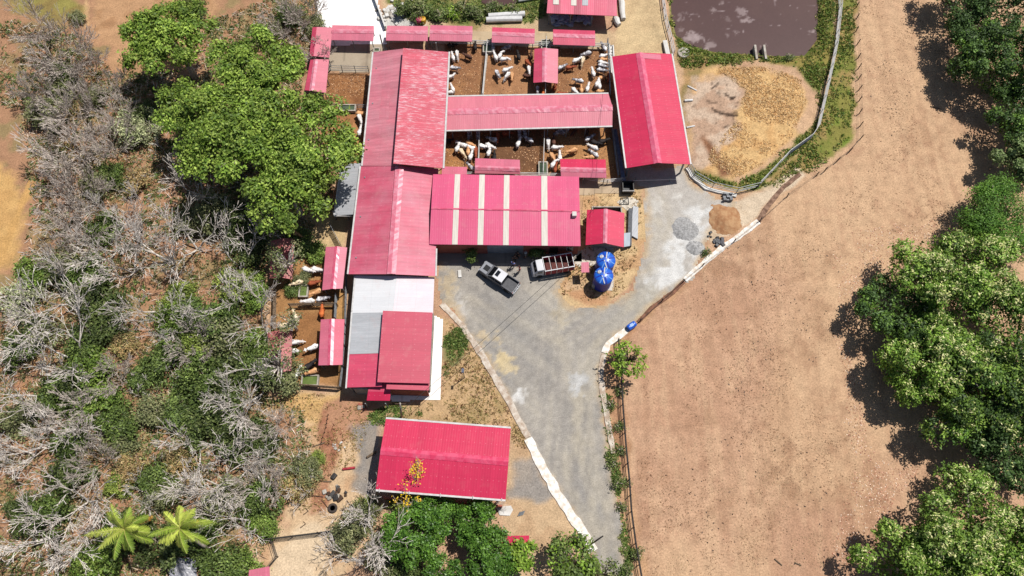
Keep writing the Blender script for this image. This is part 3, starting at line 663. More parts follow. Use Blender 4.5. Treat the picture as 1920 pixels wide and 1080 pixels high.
for p, q in ((wl+Vector((.1, .1, 0)), Vector((wl.x+.1, wn.y, 0))), (wr+Vector((-.1, .1, 0)), Vector((wr.x-.1, wn.y, 0))), (Vector((wl.x, wn.y, 0)), Vector((wr.x, wn.y, 0)))):
    MB().beam(p+Vector((0, 0, 1.8)), q+Vector((0, 0, 1.8)), .16, 3.6).build("wall", TERRA, WS)
p = W(1081,399,zr); MB().box(p+Vector((-.3, -.3, .1)), (.55, .6, .6)).build("roof_vent", CONCW, WS, bevel=.04)
# pump house
t = thing("pump_house", "small bright red gable pump house behind the blue water tanks", "shed", base((1134,430)))
gable(t, ((1100.5,393.5),(1098,459.5)), ((1171,399.5),(1169.5,463.5)), ((1136,391.5),(1134.5,456)), 2.6, 3.3, (RED, RED), RIDGEF, .28)
p, q = W(1106,404,0), W(1165,466,0)
for (x0, y0, x1, y1) in ((p.x, p.y, q.x, p.y), (p.x, q.y+.2, q.x, q.y+.2), (p.x+.1, p.y-.1, p.x+.1, q.y+.3), (q.x-.1, p.y-.1, q.x-.1, q.y+.3)):
    MB().beam((x0, y0, 1.25), (x1, y1, 1.25), .14, 2.5).build("wall", CONC, t)
# lower red shed
t = thing("shed", "large bright red gable shed with white gutters at the bottom of the yard", "shed", base((830,870)))
gable(t, ((723.5,785.5),(957.5,803.5)), ((704.5,917.5),(948,936.5)), ((713.5,845),(953.5,866)), 4.4, 5.3, (RED, RED), RIDGER, .45, gut=(1, 2), posts=(5, GALV, .18))
for f in (.03, .26, .5, .75, .97):
    p = W(704.5,917.5,4.4).lerp(W(948,936.5,4.4), f); MB().beam(p+Vector((0, .1, .12)), p+Vector((0, -.3, .12)), .06, .1).build("bracket", WHITEP, t)
p, q = W(722,946,0), W(942,962,0)
MB().beam(p+Vector((0, .6, 1.1)), q+Vector((0, .6, 1.1)), .16, 2.2).build("wall", TERRA, t)
# small roofs
t = thing("canopy", "flat bright red canopy roof beside the round green trees at the bottom", "canopy", base((966,1015)))
MB().slab(W(940,1024,1.9), W(991,1023,1.9), W(992.5,1004,2.1), W(941,1005,2.1)).build("roof", RED, t)
for x, y in ((943,1022),(989,1021),(945,1007),(988,1006)): p = W(x, y, 0); MB().beam((p.x, p.y, 0), (p.x, p.y, 1.85), .08, .08).build("post", GALV, t)
t = thing("canopy", "purplish pink canopy roof cut by the bottom edge of the photo", "canopy", base((484,1090)))
MB().slab(W(462,1120,2), W(508,1116,2), W(505,1062,2.3), W(467,1069,2.3)).build("roof", PINK, t)
for x, y in ((470,1110),(502,1108),(472,1075),(500,1070)): p = W(x, y, 0); MB().beam((p.x, p.y, 0), (p.x, p.y, 2), .08, .08).build("post", WOODD, t)
t = thing("tarpaulin", "crumpled silvery grey tarpaulin on the ground below the coconut palms", "tarpaulin", base((345,1062)))
m = MB(); rn = random.Random(4); n = 14; vs = []
for i in range(n+1):
    for j in range(n+1):
        p = W(318+52*i/n+4*j/n, 1046+50*j/n, 0); vs.append((p.x, p.y, .5+rn.uniform(-.09, .12)))
m.add(vs, [(i*(n+1)+j, (i+1)*(n+1)+j, (i+1)*(n+1)+j+1, i*(n+1)+j+1) for i in range(n) for j in range(n)])
m.build("sheet", M("silver_tarp", (196,196,202), (150,150,158), 1, .4), t)
t = thing("sunshade", "small pink sunshade panel on posts left of the blue water tanks", "sunshade", base((1097,515)))
MB().slab(W(1090,511,2.3), W(1105,510.5,2.3), W(1104,491,2.5), W(1090,492,2.5), .05).build("roof", PINK, t)
for x, y in ((1092,516),(1103,516),(1092,505),(1103,505)): p = W(x, y, 0); MB().beam((p.x, p.y, 0), (p.x, p.y, 2.3), .07, .07).build("post", GALV, t)
# ------------------------------------------------------------------ bodies grown with a skin
def skinmesh(name, P, E, rad, sub=1, flat=None):
    me = bpy.data.meshes.new(name); me.from_pydata(P, E, []); o = bpy.data.objects.new(name, me); COL.objects.link(o)
    o.modifiers.new("s", 'SKIN')
    sv = me.skin_vertices[0].data
    for i, r in enumerate(rad):
        sv[i].radius = (r, r) if not hasattr(r, '__len__') else r; sv[i].use_root = (i == 0)
    md = o.modifiers.new("u", 'SUBSURF'); md.levels = sub; md.render_levels = sub
    out = bpy.data.meshes.new_from_object(o.evaluated_get(bpy.context.evaluated_depsgraph_get()))
    out.name = name; bpy.data.objects.remove(o); bpy.data.meshes.remove(me)
    out.polygons.foreach_set('use_smooth', [True]*len(out.polygons)); return out
def cowmesh(turn=0.0, low=0.0, lying=False):
    """+X is forward; turn = head swing in radians, low = how far the head drops"""
    P = [(-.2, 0, 1.08)]; E = []; rd = [(.36, .37)]
    def ad(p, r, frm): P.append(p); rd.append(r); E.append((frm, len(P)-1)); return len(P)-1
    rump = ad((-.66, 0, 1.12), (.29, .28), 0); ad((-.88, 0, 1.16), (.16, .15), rump); tb = len(P)-1
    t1 = ad((-.98, 0, .98), .04, tb); t2 = ad((-1.0, 0, .65), .03, t1); ad((-.97, 0, .42), .045, t2)
    ch = ad((.28, 0, 1.08), (.36, .34), 0); wi = ad((.56, 0, 1.16), (.28, .24), ch)
    c, s = math.cos(turn), math.sin(turn)
    def hd(x, z): return (.56+(x-.56)*c, (x-.56)*s, z-low*(x-.5)*1.0)
    nk = ad(hd(.86, 1.26), (.19, .15), wi); h0 = ad(hd(1.08, 1.34), (.15, .14), nk); h1 = ad(hd(1.3, 1.2), (.10, .10), h0); ad(hd(1.42, 1.12), (.075, .075), h1)
    hump = ad((.5, 0, 1.46), .13, wi)
    for sg in (-1, 1):
        e = hd(1.1, 1.36); e2 = hd(1.03, 1.3)
        k = ad((e[0]-s*.12*sg, e[1]+c*.13*sg, e[2]), .045, h0); ad((e2[0]-s*.34*sg, e2[1]+c*.34*sg, e2[2]-.05), .055, k)
        if lying:
            a = ad((.5, .24*sg, .9), .13, ch); b2 = ad((.62, .3*sg, .7), .08, a); ad((.35, .34*sg, .68), .06, b2)
            a = ad((-.6, .26*sg, .95), .18, rump); b2 = ad((-.3, .4*sg, .75), .1, a); ad((-.6, .45*sg, .68), .06, b2)
        else:
            a = ad((.5, .19*sg, .8), .13, ch); b2 = ad((.53, .19*sg, .48), .075, a); b3 = ad((.51, .19*sg, .2), .05, b2); ad((.54, .19*sg, .03), .065, b3)
            a = ad((-.64, .2*sg, .82), .18, rump); b2 = ad((-.56, .21*sg, .62), .12, a); b3 = ad((-.76, .2*sg, .42), .07, b2); b4 = ad((-.69, .2*sg, .18), .05, b3); ad((-.66, .2*sg, .03), .065, b4)
    if lying: P = [(x, y, z-.63) for x, y, z in P]
    return skinmesh("cow", P, E, rd)
COWS = {'s': cowmesh(), 'l': cowmesh(.75, .1), 'r': cowmesh(-.75, .1), 'd': cowmesh(.15, .9), 'y': cowmesh(.3, 0, True)}
def coat(name, c, c2, sc=1.4, lo=.45, hi=.6): return M(name, c, c2, sc, .75, lo, hi, spec=.2, k=1.35)
COATS = {'W': coat("coat_white", (250, 248, 244), (214, 206, 202)), 'G': coat("coat_white_grey", (240, 238, 240), (128, 122, 126), 1.2, .42, .55),
 'K': coat("coat_black", (52, 46, 46), (34, 30, 30)), 'B': coat("coat_red_brown", (172, 92, 60), (136, 66, 42)), 'T': coat("coat_tan", (230, 178, 128), (206, 150, 104)),
 'C': coat("coat_cream", (244, 226, 196), (222, 196, 160)), 'S': coat("coat_spotted", (250, 246, 242), (60, 50, 48), 2.2, .40, .44), 'D': coat("coat_dark_brown", (108, 72, 58), (76, 50, 42)),
 'O': coat("coat_orange", (216, 120, 62), (184, 92, 48))}
CN = {'W': 'white', 'G': 'white and grey', 'K': 'black', 'B': 'red brown', 'T': 'tan', 'C': 'cream', 'S': 'black spotted white', 'D': 'dark brown', 'O': 'orange brown'}
def facing(dx, dy):
    a = math.degrees(math.atan2(-dy, dx)) % 360
    return ['facing right', 'facing up right', 'facing up', 'facing up left', 'facing left', 'facing down left', 'facing down', 'facing down right'][int(((a+22.5) % 360)//45)]
cows = [  # x, y, heading dx, dy, coat, pose, scale, where
 (849,106,-.25,-1,'W','s',.8,"beside the tall barn's gutter near the upper edge of the leftmost upper pen"),(857,101,.1,1,'W','d',.8,"in the leftmost upper pen, second from the barn gutter"),(877,105,-1,-.5,'D','s',.82,"alone on open dirt just below the shade of the leftmost upper pen"),(891,86,0,-1,'K','s',.8,"left of the upper trough at the pen's top corner"),
 (852,127,1,.1,'G','s',.82,"halfway down the tall barn's gutter in the leftmost upper pen"),(845,143,1,-.3,'W','l',.8,"half hidden by the tall barn's gutter, middle one"),(848,165,-.4,-1,'W','s',.8,"near the feed barn roof in the leftmost upper pen"),(842,173,-1,0,'W','s',.75,"tucked in the corner of tall barn and feed barn roofs"),(847,84,1,0,'K','s',.8,"in the dark under the shelter by the tall barn's top"),
 (925,87,0,1,'G','s',.75,"in the shade right beside the upper trough"),(928.5,105,-.35,-1,'W','s',.85,"below the upper trough at the shade's edge"),(938,102,.4,-1,'W','r',.8,"at the shade's edge, right of the one below the trough"),(951,88,-1,.4,'G','s',.8,"deep in the shade of the shelter below the white pipes"),(946,110,1,-.2,'W','r',.85,"on sunlit dirt just below the shelter's shade in the second upper pen"),
 (972,104,-.2,-1,'K','s',.85,"half in shade right of centre in the second upper pen"),(950,130,1,-.4,'W','s',.85,"topmost of the four in the middle of the second upper pen"),(933,138,.5,1,'G','s',.85,"leftmost of the four in the middle of the second upper pen"),(951,141,-.6,.7,'W','d',.82,"in the middle of the second upper pen, left of a tan one"),(960,142,0,1,'T','s',.8,"lowest right of the four in the second upper pen"),
 (990,117,.6,.8,'B','s',.8,"left of the upright shelter, upper one"),(992,130,.1,1,'W','s',.8,"against the left eave of the upright shelter"),(988.6,142,1,.2,'D','s',.8,"left of the upright shelter, lower one"),(996,104,0,-1,'D','s',.75,"in the shade above left of the upright shelter"),
 (1054,125,1,-.5,'G','s',.8,"emerging from under the upright shelter's right eave"),(1069,126,1,-.1,'B','s',.82,"in the third upper pen with a pale head beside it"),(1081.5,112,1,-.5,'S','s',.85,"below the shelter's shade in the third upper pen"),(1100,100,-1,.4,'G','s',.9,"at the shade's right end in the third upper pen"),(1092.7,113,-.3,1,'C','d',.82,"slim one in the third upper pen, right of the spotted one"),
 (1132,88,-.5,-1,'G','s',.85,"at the top of the white feed trough"),(1132,104,1,-.2,'W','s',.82,"eating at the white feed trough, second from the top"),(1132,111,1,.1,'T','s',.75,"eating at the white feed trough between white ones"),(1130,117,1,.3,'W','s',.82,"eating at the white feed trough, just below the tan one"),(1130,123,1,.35,'G','s',.82,"eating at the white feed trough below its middle"),(1128,131,1,.2,'G','s',.82,"lowest of those eating at the white feed trough"),
 (1112,135.5,-.2,-1,'W','s',.85,"standing alone in the right of the third upper pen"),(1085,151,-1,-.2,'G','s',.85,"broadside in the lower middle of the third upper pen"),(1129,145,1,-.3,'T','d',.8,"near the shed's shadow in the third upper pen"),(1120,155,.4,-1,'W','s',.82,"left of a pair beside the red shed's shadow"),(1124,159,0,-1,'W','s',.8,"right of a pair beside the red shed's shadow"),(1126,171,1,0,'T','s',.78,"along the feed barn's top eave near the red shed"),
 (1102,164,.3,-1,'W','s',.82,"in the third upper pen near the feed barn's top eave"),(1090,167,0,-1,'T','s',.75,"small one near the feed barn's top eave"),(1078,170,.7,.8,'W','s',.85,"cut by the feed barn's top eave in the third upper pen"),(1052,175,1,0,'B','s',.8,"half under the feed barn's top eave"),(1019,174,0,-1,'O','s',.78,"in the shade below the upright shelter by the fence"),(1041,161,.2,-1,'B','s',.78,"at the shade's edge right below the upright shelter"),(1008,168,0,1,'G','s',.78,"in the shade below the upright shelter, left of the fence"),
 (1147,145,.2,1,'T','s',.75,"squeezed beside the red shed's left eave"),(1141,146,0,-1,'B','s',.75,"by the fence at the red shed's left eave"),
 (839,264,1,-.2,'K','s',.85,"beside the tall barn's gutter in the leftmost middle pen"),(866,271,-1,-.5,'W','s',.88,"topmost in the cluster of the leftmost middle pen"),(858,276,.4,-1,'W','s',.86,"leftmost of the cluster in the leftmost middle pen"),(866.5,285,.7,1,'C','d',.86,"in the lower left of the leftmost middle pen's cluster"),(881.5,269,1,.6,'T','s',.85,"at the top right of the leftmost middle pen's cluster"),(884,277,-.8,-.4,'S','s',.88,"in the leftmost middle pen's cluster with dark head"),(877.7,282,0,-1,'T','s',.84,"slim one inside the leftmost middle pen's cluster"),(883,291,.3,-1,'W','s',.88,"lowest of the leftmost middle pen's cluster"),(892.6,284,0,1,'B','s',.88,"between the cluster and the left fence of the middle pens"),(883,313,-.7,-.7,'G','s',.85,"in the gap left of the pale pink shelter"),(879,251,0,1,'G','s',.82,"in the feed barn's shade in the leftmost middle pen"),(896,252,0,1,'G','s',.82,"in the feed barn's shade by the left fence"),
 (924,261,-1,-.3,'G','s',.88,"at the shade's edge in the central middle pen"),(933,256,0,1,'B','s',.82,"in the feed barn's shade in the central middle pen"),(906,274,1,.2,'S','s',.85,"beside the left fence in the central middle pen"),(918.7,273,.9,.5,'W','s',.85,"behind the spotted one in the central middle pen"),(917,284,.3,-1,'W','d',.86,"lowest white one left in the central middle pen"),(927,293,0,-1,'K','s',.84,"at the upper edge of the pale pink shelter"),(972.4,267,.4,-1,'W','s',.86,"at the shade's edge right in the central middle pen"),(991,261,-1,-.6,'G','s',.88,"near the right fence of the central middle pen"),(974,250,0,1,'G','s',.8,"in the feed barn's shade right of centre"),(984,248,.2,1,'G','d',.8,"in the feed barn's shade left of the right fence"),(950,250,1,0,'B','s',.8,"in the feed barn's shade, middle of the central pen"),
 (1028,267,0,1,'W','d',.88,"right beside the fence in the rightmost middle pen"),(1038,264,0,-1,'D','s',.85,"half in shade in the rightmost middle pen's left corner"),(1043,276,1,-.05,'W','s',.88,"broadside in the left of the rightmost middle pen"),(1073.6,282,-1,.3,'T','s',.9,"standing alone in the centre of the rightmost middle pen"),(1035.8,293,.5,1,'T','s',.85,"right of the middle trough, upper one"),(1049.6,293,0,-1,'W','s',.84,"above the corner of the red crinkled-ridge shelter"),(1038,306,.6,-1,'W','r',.88,"right beside the middle trough"),(1042,315,.2,-1,'B','s',.85,"by the red shelter's left end below a white one"),(1105.5,258,1,-.6,'G','s',.88,"half in shade right in the rightmost middle pen"),(1116.7,267,1,.3,'K','s',.88,"left of a black pair at the right end"),(1131.6,264,1,-.3,'K','s',.92,"right of a black pair at the right end"),(1112.4,276,-1,-.5,'W','s',.9,"below the black pair in the rightmost middle pen"),(1113.5,288,-.9,-.7,'G','s',.9,"near the right end of the red shelter"),(1105,295,-1,.05,'T','s',.84,"along the top eave of the red shelter"),
 (1047.5,246,-.8,.6,'G','s',.85,"left of two grey ones in the feed barn's shade"),(1060,245,-.8,.6,'G','s',.85,"right of two grey ones in the feed barn's shade"),(1076,246,-.5,.8,'D','s',.82,"in the feed barn's shade right of the grey ones"),(1100.7,244,0,1,'D','s',.82,"in the feed barn's shade near the right end"),
 (576.5,505,1,.3,'W','s',1.02,"left of a pair by the dusty pink shelter"),(594,504.5,1,.2,'W','s',1.02,"right of a pair by the dusty pink shelter"),(557,530,-1,.3,'C','s',1,"left of the green trough under bare branches"),(588,530,1,-.2,'B','s',.95,"right of the green trough in the shade"),(594,547,-1,.4,'T','s',1.02,"below right of the green trough, leaving the shelter"),(578,564,-1,.1,'W','s',1.05,"long one above the rail fence of the left pens"),(604,559.5,1,-.2,'G','s',1.05,"reaching into the shade above the rail fence"),(603,583,0,-1,'O','s',1.05,"standing across the wooden rails"),(553,593,-.4,-1,'C','s',1.05,"beside the brush heap in the left pens"),(553,641,1,-.1,'W','d',1,"by the patchy red shelter, upper one"),(549,658,-1,0,'W','s',.9,"half under the patchy red shelter"),(585.6,651,-1,.4,'S','s',1.08,"leaving the grey barn's pink shelter"),(580,683.5,1,-.8,'K','s',1.15,"large one by the pink shelter's lower corner"),(586,696,-1,.3,'T','s',1.02,"beside the lowest trough"),(557,699,.5,-1,'W','s',1.02,"left of the lowest trough under bare twigs"),(533,610,1,-.3,'C','y',1,"lying beside the white plank fence"),
 (674.8,221,.4,1,'W','s',1,"below the upper left trough beside the barn gutter"),(677,212,1,0,'T','s',.95,"just above a white one at the long barn's gutter"),(674.8,245,.2,-1,'W','s',.9,"partly hidden by the big tree at the long barn's gutter"),(555.7,438,1,.5,'T','s',1,"under the lower boughs of the big green tree"),
]
seen = set()
for x, y, dx, dy, c, ps, sc, where in cows:
    o = bpy.data.objects.new("cow", COWS[ps]); COL.objects.link(o)
    if not COWS[ps].materials: COWS[ps].materials.append(COATS['W'])
    o.material_slots[0].link = 'OBJECT'; o.material_slots[0].material = COATS[c]
    p = W(x, y, 1.0*sc); o.location = (p.x, p.y, 0); o.rotation_euler = (0, 0, Wd(dx, dy)); o.scale = ((sc if sc < .93 else .93+(sc-.93)*.3)*.86,)*3
    if ps == 'y': o.location = (*W(x, y, .4)[:2], 0)
    tag(o, f"{CN[c]} cow {where}", "cow", "cattle in the pens")
# ------------------------------------------------------------------ people
SKINM = M("skin", (196, 140, 112), (176, 122, 96), 6, .6); HAIRM = M("hair", (44, 34, 30), (28, 22, 20), 8, .7)
def person(label, px, head, shirt, trouser, hat=None, armup=False, seat=False):
    t = thing("person", label, "person", (0, 0, 0), "people in the yard")
    P = [(0, 0, .95)]; E = []; rd = [(.13, .16)]
    def ad(p, r, f): P.append(p); rd.append(r); E.append((f, len(P)-1)); return len(P)-1
    s1 = ad((0, 0, 1.15), (.12, .145), 0); s2 = ad((0, 0, 1.36), (.12, .17), s1); nk = ad((.01, 0, 1.49), .055, s2); hd = ad((.03, 0, 1.6), (.09, .075), nk); ad((.02, 0, 1.71), (.075, .07), hd)
    ad((.125, 0, 1.59), .016, hd)
    arms = []
    for sg in (-1, 1):
        sh = ad((0, .19*sg, 1.39), .055, s2)
        el = ad((.08 if armup else -.03, .27*sg, 1.12), .042, sh); wr_ = ad((.28 if armup else .06, (.2 if armup else .29)*sg, 1.12 if armup else .88), .03, el)
        d = Vector((1, -.2*sg, .1)) if armup else Vector((.3, 0, -1)); d.normalize(); wv = Vector(P[wr_]); pm = wv+d*.07; pal = ad(tuple(pm), (.036, .022), wr_)
        for q in range(4):
            b0 = pm+Vector((0, 0, 0))+d*.03+Vector((.012*(q-1.5), .012*(q-1.5)*sg, 0)); k = ad(tuple(b0+d*.03), .009, pal); ad(tuple(b0+d*(.07+.008*(q in (1, 2)))+Vector((.008, 0, -.005))), .008, k)
        k = ad(tuple(wv+d*.04+Vector((.03, -.02*sg, .01))), .010, wr_); ad(tuple(wv+d*.08+Vector((.045, -.03*sg, 0))), .008, k)
        hp = ad((0, .1*sg, .88), .095, 0); kn = ad((.03+.1*(sg > 0), .11*sg, .5), .065, hp); an = ad((-.02+.12*(sg > 0), .11*sg, .09), .045, kn); ad((.12+.12*(sg > 0), .12*sg, .04), .04, an)
    me = skinmesh("person_body", P, E, rd, 1); me.materials.append(SKINM)
    b = bpy.data.objects.new("body", me); COL.objects.link(b); b.parent = t
    Ps = [(0, 0, .93), (0, 0, 1.15), (0, 0, 1.37), (0, 0, 1.45)]; Es = [(0, 1), (1, 2), (2, 3)]; rs = [(.15, .175), (.14, .165), (.14, .19), .085]
    for sg in (-1, 1):
        n = len(Ps); Ps += [(0, .19*sg, 1.39), ((.05 if armup else -.02), .25*sg, 1.2)]; Es += [(2, n), (n, n+1)]; rs += [.072, .066]
    sm = skinmesh("shirt", Ps, Es, rs, 1); sm.materials.append(M("shirt", *shirt, 5, .85)); o = bpy.data.objects.new("shirt", sm); COL.objects.link(o); o.parent = t
    Pt = [(0, 0, .98), (0, 0, .9)]; Et = [(0, 1)]; rt = [(.145, .17), (.14, .17)]
    for sg in (-1, 1):
        n = len(Pt); Pt += [(0, .1*sg, .84), (.03+.1*(sg > 0), .11*sg, .5), (-.02+.12*(sg > 0), .11*sg, .1)]; Et += [(1, n), (n, n+1), (n+1, n+2)]; rt += [.11, .085, .075]
    tm = skinmesh("trousers", Pt, Et, rt, 1); tm.materials.append(M("trousers", *trouser, 5, .85)); o = bpy.data.objects.new("trousers", tm); COL.objects.link(o); o.parent = t
    mb = MB()
    if hat: mb.lathe([(.02, 1.82), (.1, 1.81), (.115, 1.73), (.21, 1.715), (.21, 1.70), (.1, 1.70)], (.02, 0, 0), 14).build("hat", M("hat", *hat, 4, .8), t, smooth=True)
    else: mb.lathe([(.02, 1.80), (.07, 1.785), (.098, 1.72), (.09, 1.63)], (.005, 0, 0), 12).build("hair", HAIRM, t, smooth=True)
    p = W(*px, .9); t.location = (p.x, p.y, .05); t.rotation_euler = (0, 0, Wd(*head)); t.scale = (1.04,)*3
    return t
person("person in a pink shirt and grey trousers standing at the edge of the workshop's shade", (974.5, 505), (-1, .3), ((232, 150, 150), (206, 120, 124)), ((150, 146, 150), (120, 116, 120)), armup=True)
person("person in a light blue shirt standing in the workshop's shade by the pickup", (962, 496), (.5, -1), ((150, 170, 236), (120, 140, 210)), ((66, 70, 90), (50, 52, 70)))
person("person in dark clothes standing in the shade above the one in light blue", (965, 484), (0, 1), ((60, 56, 60), (44, 40, 44)), ((50, 48, 52), (38, 36, 40)))
person("person in black clothes nearest the grey roll-up door", (971, 478), (-.6, 1), ((54, 50, 54), (36, 34, 38)), ((56, 52, 50), (40, 38, 38)))
person("person wearing a pale round hat in the shade left of the truck", (985.5, 479), (-1, 0), ((150, 150, 152), (120, 120, 124)), ((70, 70, 76), (54, 54, 60)), hat=((214, 210, 204), (190, 186, 180)))
# ------------------------------------------------------------------ vehicles, built with the nose towards +X
def wheel(root, x, y, r=.4, wdt=.27):
    s = 1 if y > 0 else -1; m = MB(); pr = [(r*.62, -wdt/2), (r*.95, -wdt/2), (r, -wdt/3), (r, wdt/3), (r*.95, wdt/2), (r*.62, wdt/2)]
    m.lathe(pr, k=20); m.v = [(x+a, y+c, r+b) for a, b, c in m.v]; o = m.build("wheel", RUBBER, root)
    m = MB(); m.lathe([(.05, -.04*s), (r*.62, -.04*s), (r*.62, .1*s), (r*.5, .07*s), (.08, .05*s)], k=14); m.v = [(x+a, y+c+s*.04, r+b) for a, b, c in m.v]; m.build("rim", GALV, o)
def loft(secs):
    """sections (x, [(y, z)...]) joined nose to tail, closed, mirrored by the caller"""
    m = MB(); k = len(secs[0][1]); vs = [(x, y, z) for x, pr in secs for y, z in pr]
    fs = [(i*k+j, i*k+(j+1) % k, (i+1)*k+(j+1) % k, (i+1)*k+j) for i in range(len(secs)-1) for j in range(k)]
    fs += [tuple(range(k))[::-1], tuple(range((len(secs)-1)*k, len(secs)*k))]
    return m.add(vs, fs)
def sec(hw, z0, z1, tw): return [(-hw, z0), (-hw, z0+(z1-z0)*.7), (-tw, z1), (tw, z1), (hw, z0+(z1-z0)*.7), (hw, z0)]
SILV = M("silver_car_paint", (172, 174, 180), (158, 160, 166), .6, .3, metal=.25, spec=.6)
SILVB = M("silver_car_paint_shaded", (118, 118, 124), (104, 104, 110), .6, .3, metal=.2, spec=.6); SILVD = M("bed_liner", (104, 104, 108), (90, 90, 94), 3, .8)  # pickup's silver darkened for its shaded sides; shade put into the colour
CARW = M("white_car_paint", (248, 248, 250), (238, 238, 242), .6, .3, spec=.5)
MAROON = M("maroon_boards", (204, 64, 78), (166, 48, 60), 3, .7); LAMPR = M("tail_light_red", (170, 30, 34), None, 3, .3); LAMPW = M("head_lamp_glass", (230, 232, 236), None, 3, .15); CHROME = M("chrome", (220, 222, 226), (190, 192, 198), 2, .2, metal=.8)
P_ = thing("pickup_truck", "silver double cab pickup with dark sunroof and empty bed parked in the yard", "pickup", group=None)
loft([(2.85, sec(.80, .55, .95, .72)), (2.72, sec(.93, .45, 1.1, .82)), (1.8, sec(.98, .42, 1.2, .88)), (1.35, sec(.98, .42, 1.24, .92)), (-1.0, sec(.98, .42, 1.2, .95)), (-1.05, sec(.98, .42, .78, .95)), (-2.78, sec(.97, .5, .78, .94)), (-2.85, sec(.93, .55, .76, .9))]).build("body", SILVB, P_, bevel=.03)
for s in (-1, 1): MB().box((-1.93, s*.90, .98), (1.8, .14, .48)).build("bed_side", SILVB, P_, bevel=.04)
MB().box((-1.93, 0, .80), (1.76, 1.64, .04)).build("bed_floor", SILVD, P_); MB().box((-2.8, 0, .98), (.1, 1.7, .46)).build("tailgate", SILVB, P_, bevel=.03)
loft([(1.35, sec(.86, 1.18, 1.22, .8)), (.5, sec(.84, 1.18, 1.80, .74)), (-.9, sec(.84, 1.18, 1.80, .74)), (-1.06, sec(.86, 1.18, 1.24, .8))]).build("cabin_glass", GLASSD, P_, bevel=.02)
MB().box((-.2, 0, 1.84), (1.55, 1.54, .08)).build("cabin_roof", CARW, P_, bevel=.035); MB().box((.18, 0, 1.89), (.5, .86, .02)).build("sunroof", GLASSD, P_)  # silver roof coloured white to carry its sunlit brightness
MB().box((2.05, 0, 1.19), (1.35, 1.62, .06)).build("hood", SILV, P_, bevel=.03)
for s in (-1, 1):
    MB().beam((1.3, s*.83, 1.2), (.6, s*.74, 1.82), .08, .06).build("pillar", SILV, P_); MB().beam((-1.08, s*.84, 1.2), (-.98, s*.74, 1.82), .14, .06).build("pillar", SILV, P_); MB().beam((.1, s*.88, 1.2), (.05, s*.78, 1.82), .07, .05).build("pillar", SILV, P_)
    MB().box((1.05, s*1.08, 1.28), (.12, .2, .16)).build("mirror", RUBBER, P_, bevel=.03); MB().box((2.78, s*.68, .92), (.16, .36, .18)).build("headlight", LAMPW, P_, bevel=.03); MB().box((-2.86, s*.86, 1.0), (.06, .14, .34)).build("tail_light", LAMPR, P_)
MB().box((2.0, 0, 1.225), (.8, .8, .02)).build("hood_panel", RUBBER, P_, bevel=.02); MB().box((2.86, 0, .8), (.08, 1.1, .28)).build("grille", RUBBER, P_); MB().box((2.9, 0, .55), (.12, 1.7, .16)).build("bumper", CHROME, P_, bevel=.03); MB().box((-2.95, 0, .6), (.16, 1.7, .16)).build("bumper", CHROME, P_, bevel=.03)
for x in (1.75, -1.8):
    for y in (-.86, .86): wheel(P_, x, y, .42, .28)
p = W(935.5, 519, .9); P_.location = (p.x, p.y, .015); P_.rotation_euler = (0, 0, Wd(-55, -37)); P_.scale = (.93,)*3
T_ = thing("stake_truck", "small white cab truck with maroon stake sides parked by the workshop", "truck")
loft([(2.72, sec(.86, .5, 1.15, .8)), (2.55, sec(.90, .45, 1.4, .84)), (2.15, sec(.90, .45, 2.05, .76)), (1.35, sec(.90, .45, 2.1, .78)), (1.3, sec(.88, .5, 2.05, .76))]).build("cab", CARW, T_, bevel=.03)
MB().beam((2.50, 0, 1.42), (2.20, 0, 1.98), 1.44, .06).build("windscreen", GLASSD, T_)
for s in (-1, 1):
    MB().box((1.85, s*.872, 1.58), (.62, .07, .46)).build("side_window", GLASSD, T_); MB().box((2.45, s*1.06, 1.5), (.1, .18, .26)).build("mirror", RUBBER, T_); MB().box((2.73, s*.62, .82), (.06, .3, .18)).build("headlight", LAMPW, T_)
MB().box((2.78, 0, .55), (.14, 1.8, .2)).build("bumper", CHROME, T_, bevel=.03); MB().box((-.65, 0, .62), (3.9, .8, .18)).build("chassis", RUBBER, T_); MB().box((-.72, 0, .82), (3.9, 1.96, .14)).build("bed_floor", M("red_brown_floor", (120, 66, 60), (92, 50, 46), 4, .9), T_)
for s in (-1, 1):
    m = MB()
    for z in (1.02, 1.28, 1.54, 1.80): m.box((-.72, s*(.98+.06*(1.8-z)), z), (3.9, .05, .255))
    m.build("stake_side", MAROON, T_)
    MB().box((-.72, s*.96, 2.0), (3.92, .1, .08)).build("top_rail", CARW if s < 0 else CARW, T_)
    for k in range(6): MB().box((-2.62+k*.76, s*1.03, 1.42), (.07, .05, 1.2)).build("stake", WHITEP, T_)
for x in (1.2, -2.64):
    m = MB()
    for z in (1.02, 1.28, 1.54, 1.80): m.box((x, 0, z), (.05, 1.9, .2))
    m.build("stake_end", MAROON, T_); MB().box((x, 0, 2.0), (.08, 1.9, .08)).build("top_rail", CARW, T_)
for k in range(4): MB().box((-1.9+k*.76, 0, 2.02), (.06, 1.9, .06)).build("cross_bar", WHITEP, T_)
for x in (1.9, -1.7):
    for y in (-.82, .82): wheel(T_, x, y, .38, .3)
p = W(1036, 499, .9); T_.location = (p.x, p.y, .015); T_.rotation_euler = (0, 0, Wd(-75, 13)); T_.scale = (.97,)*3
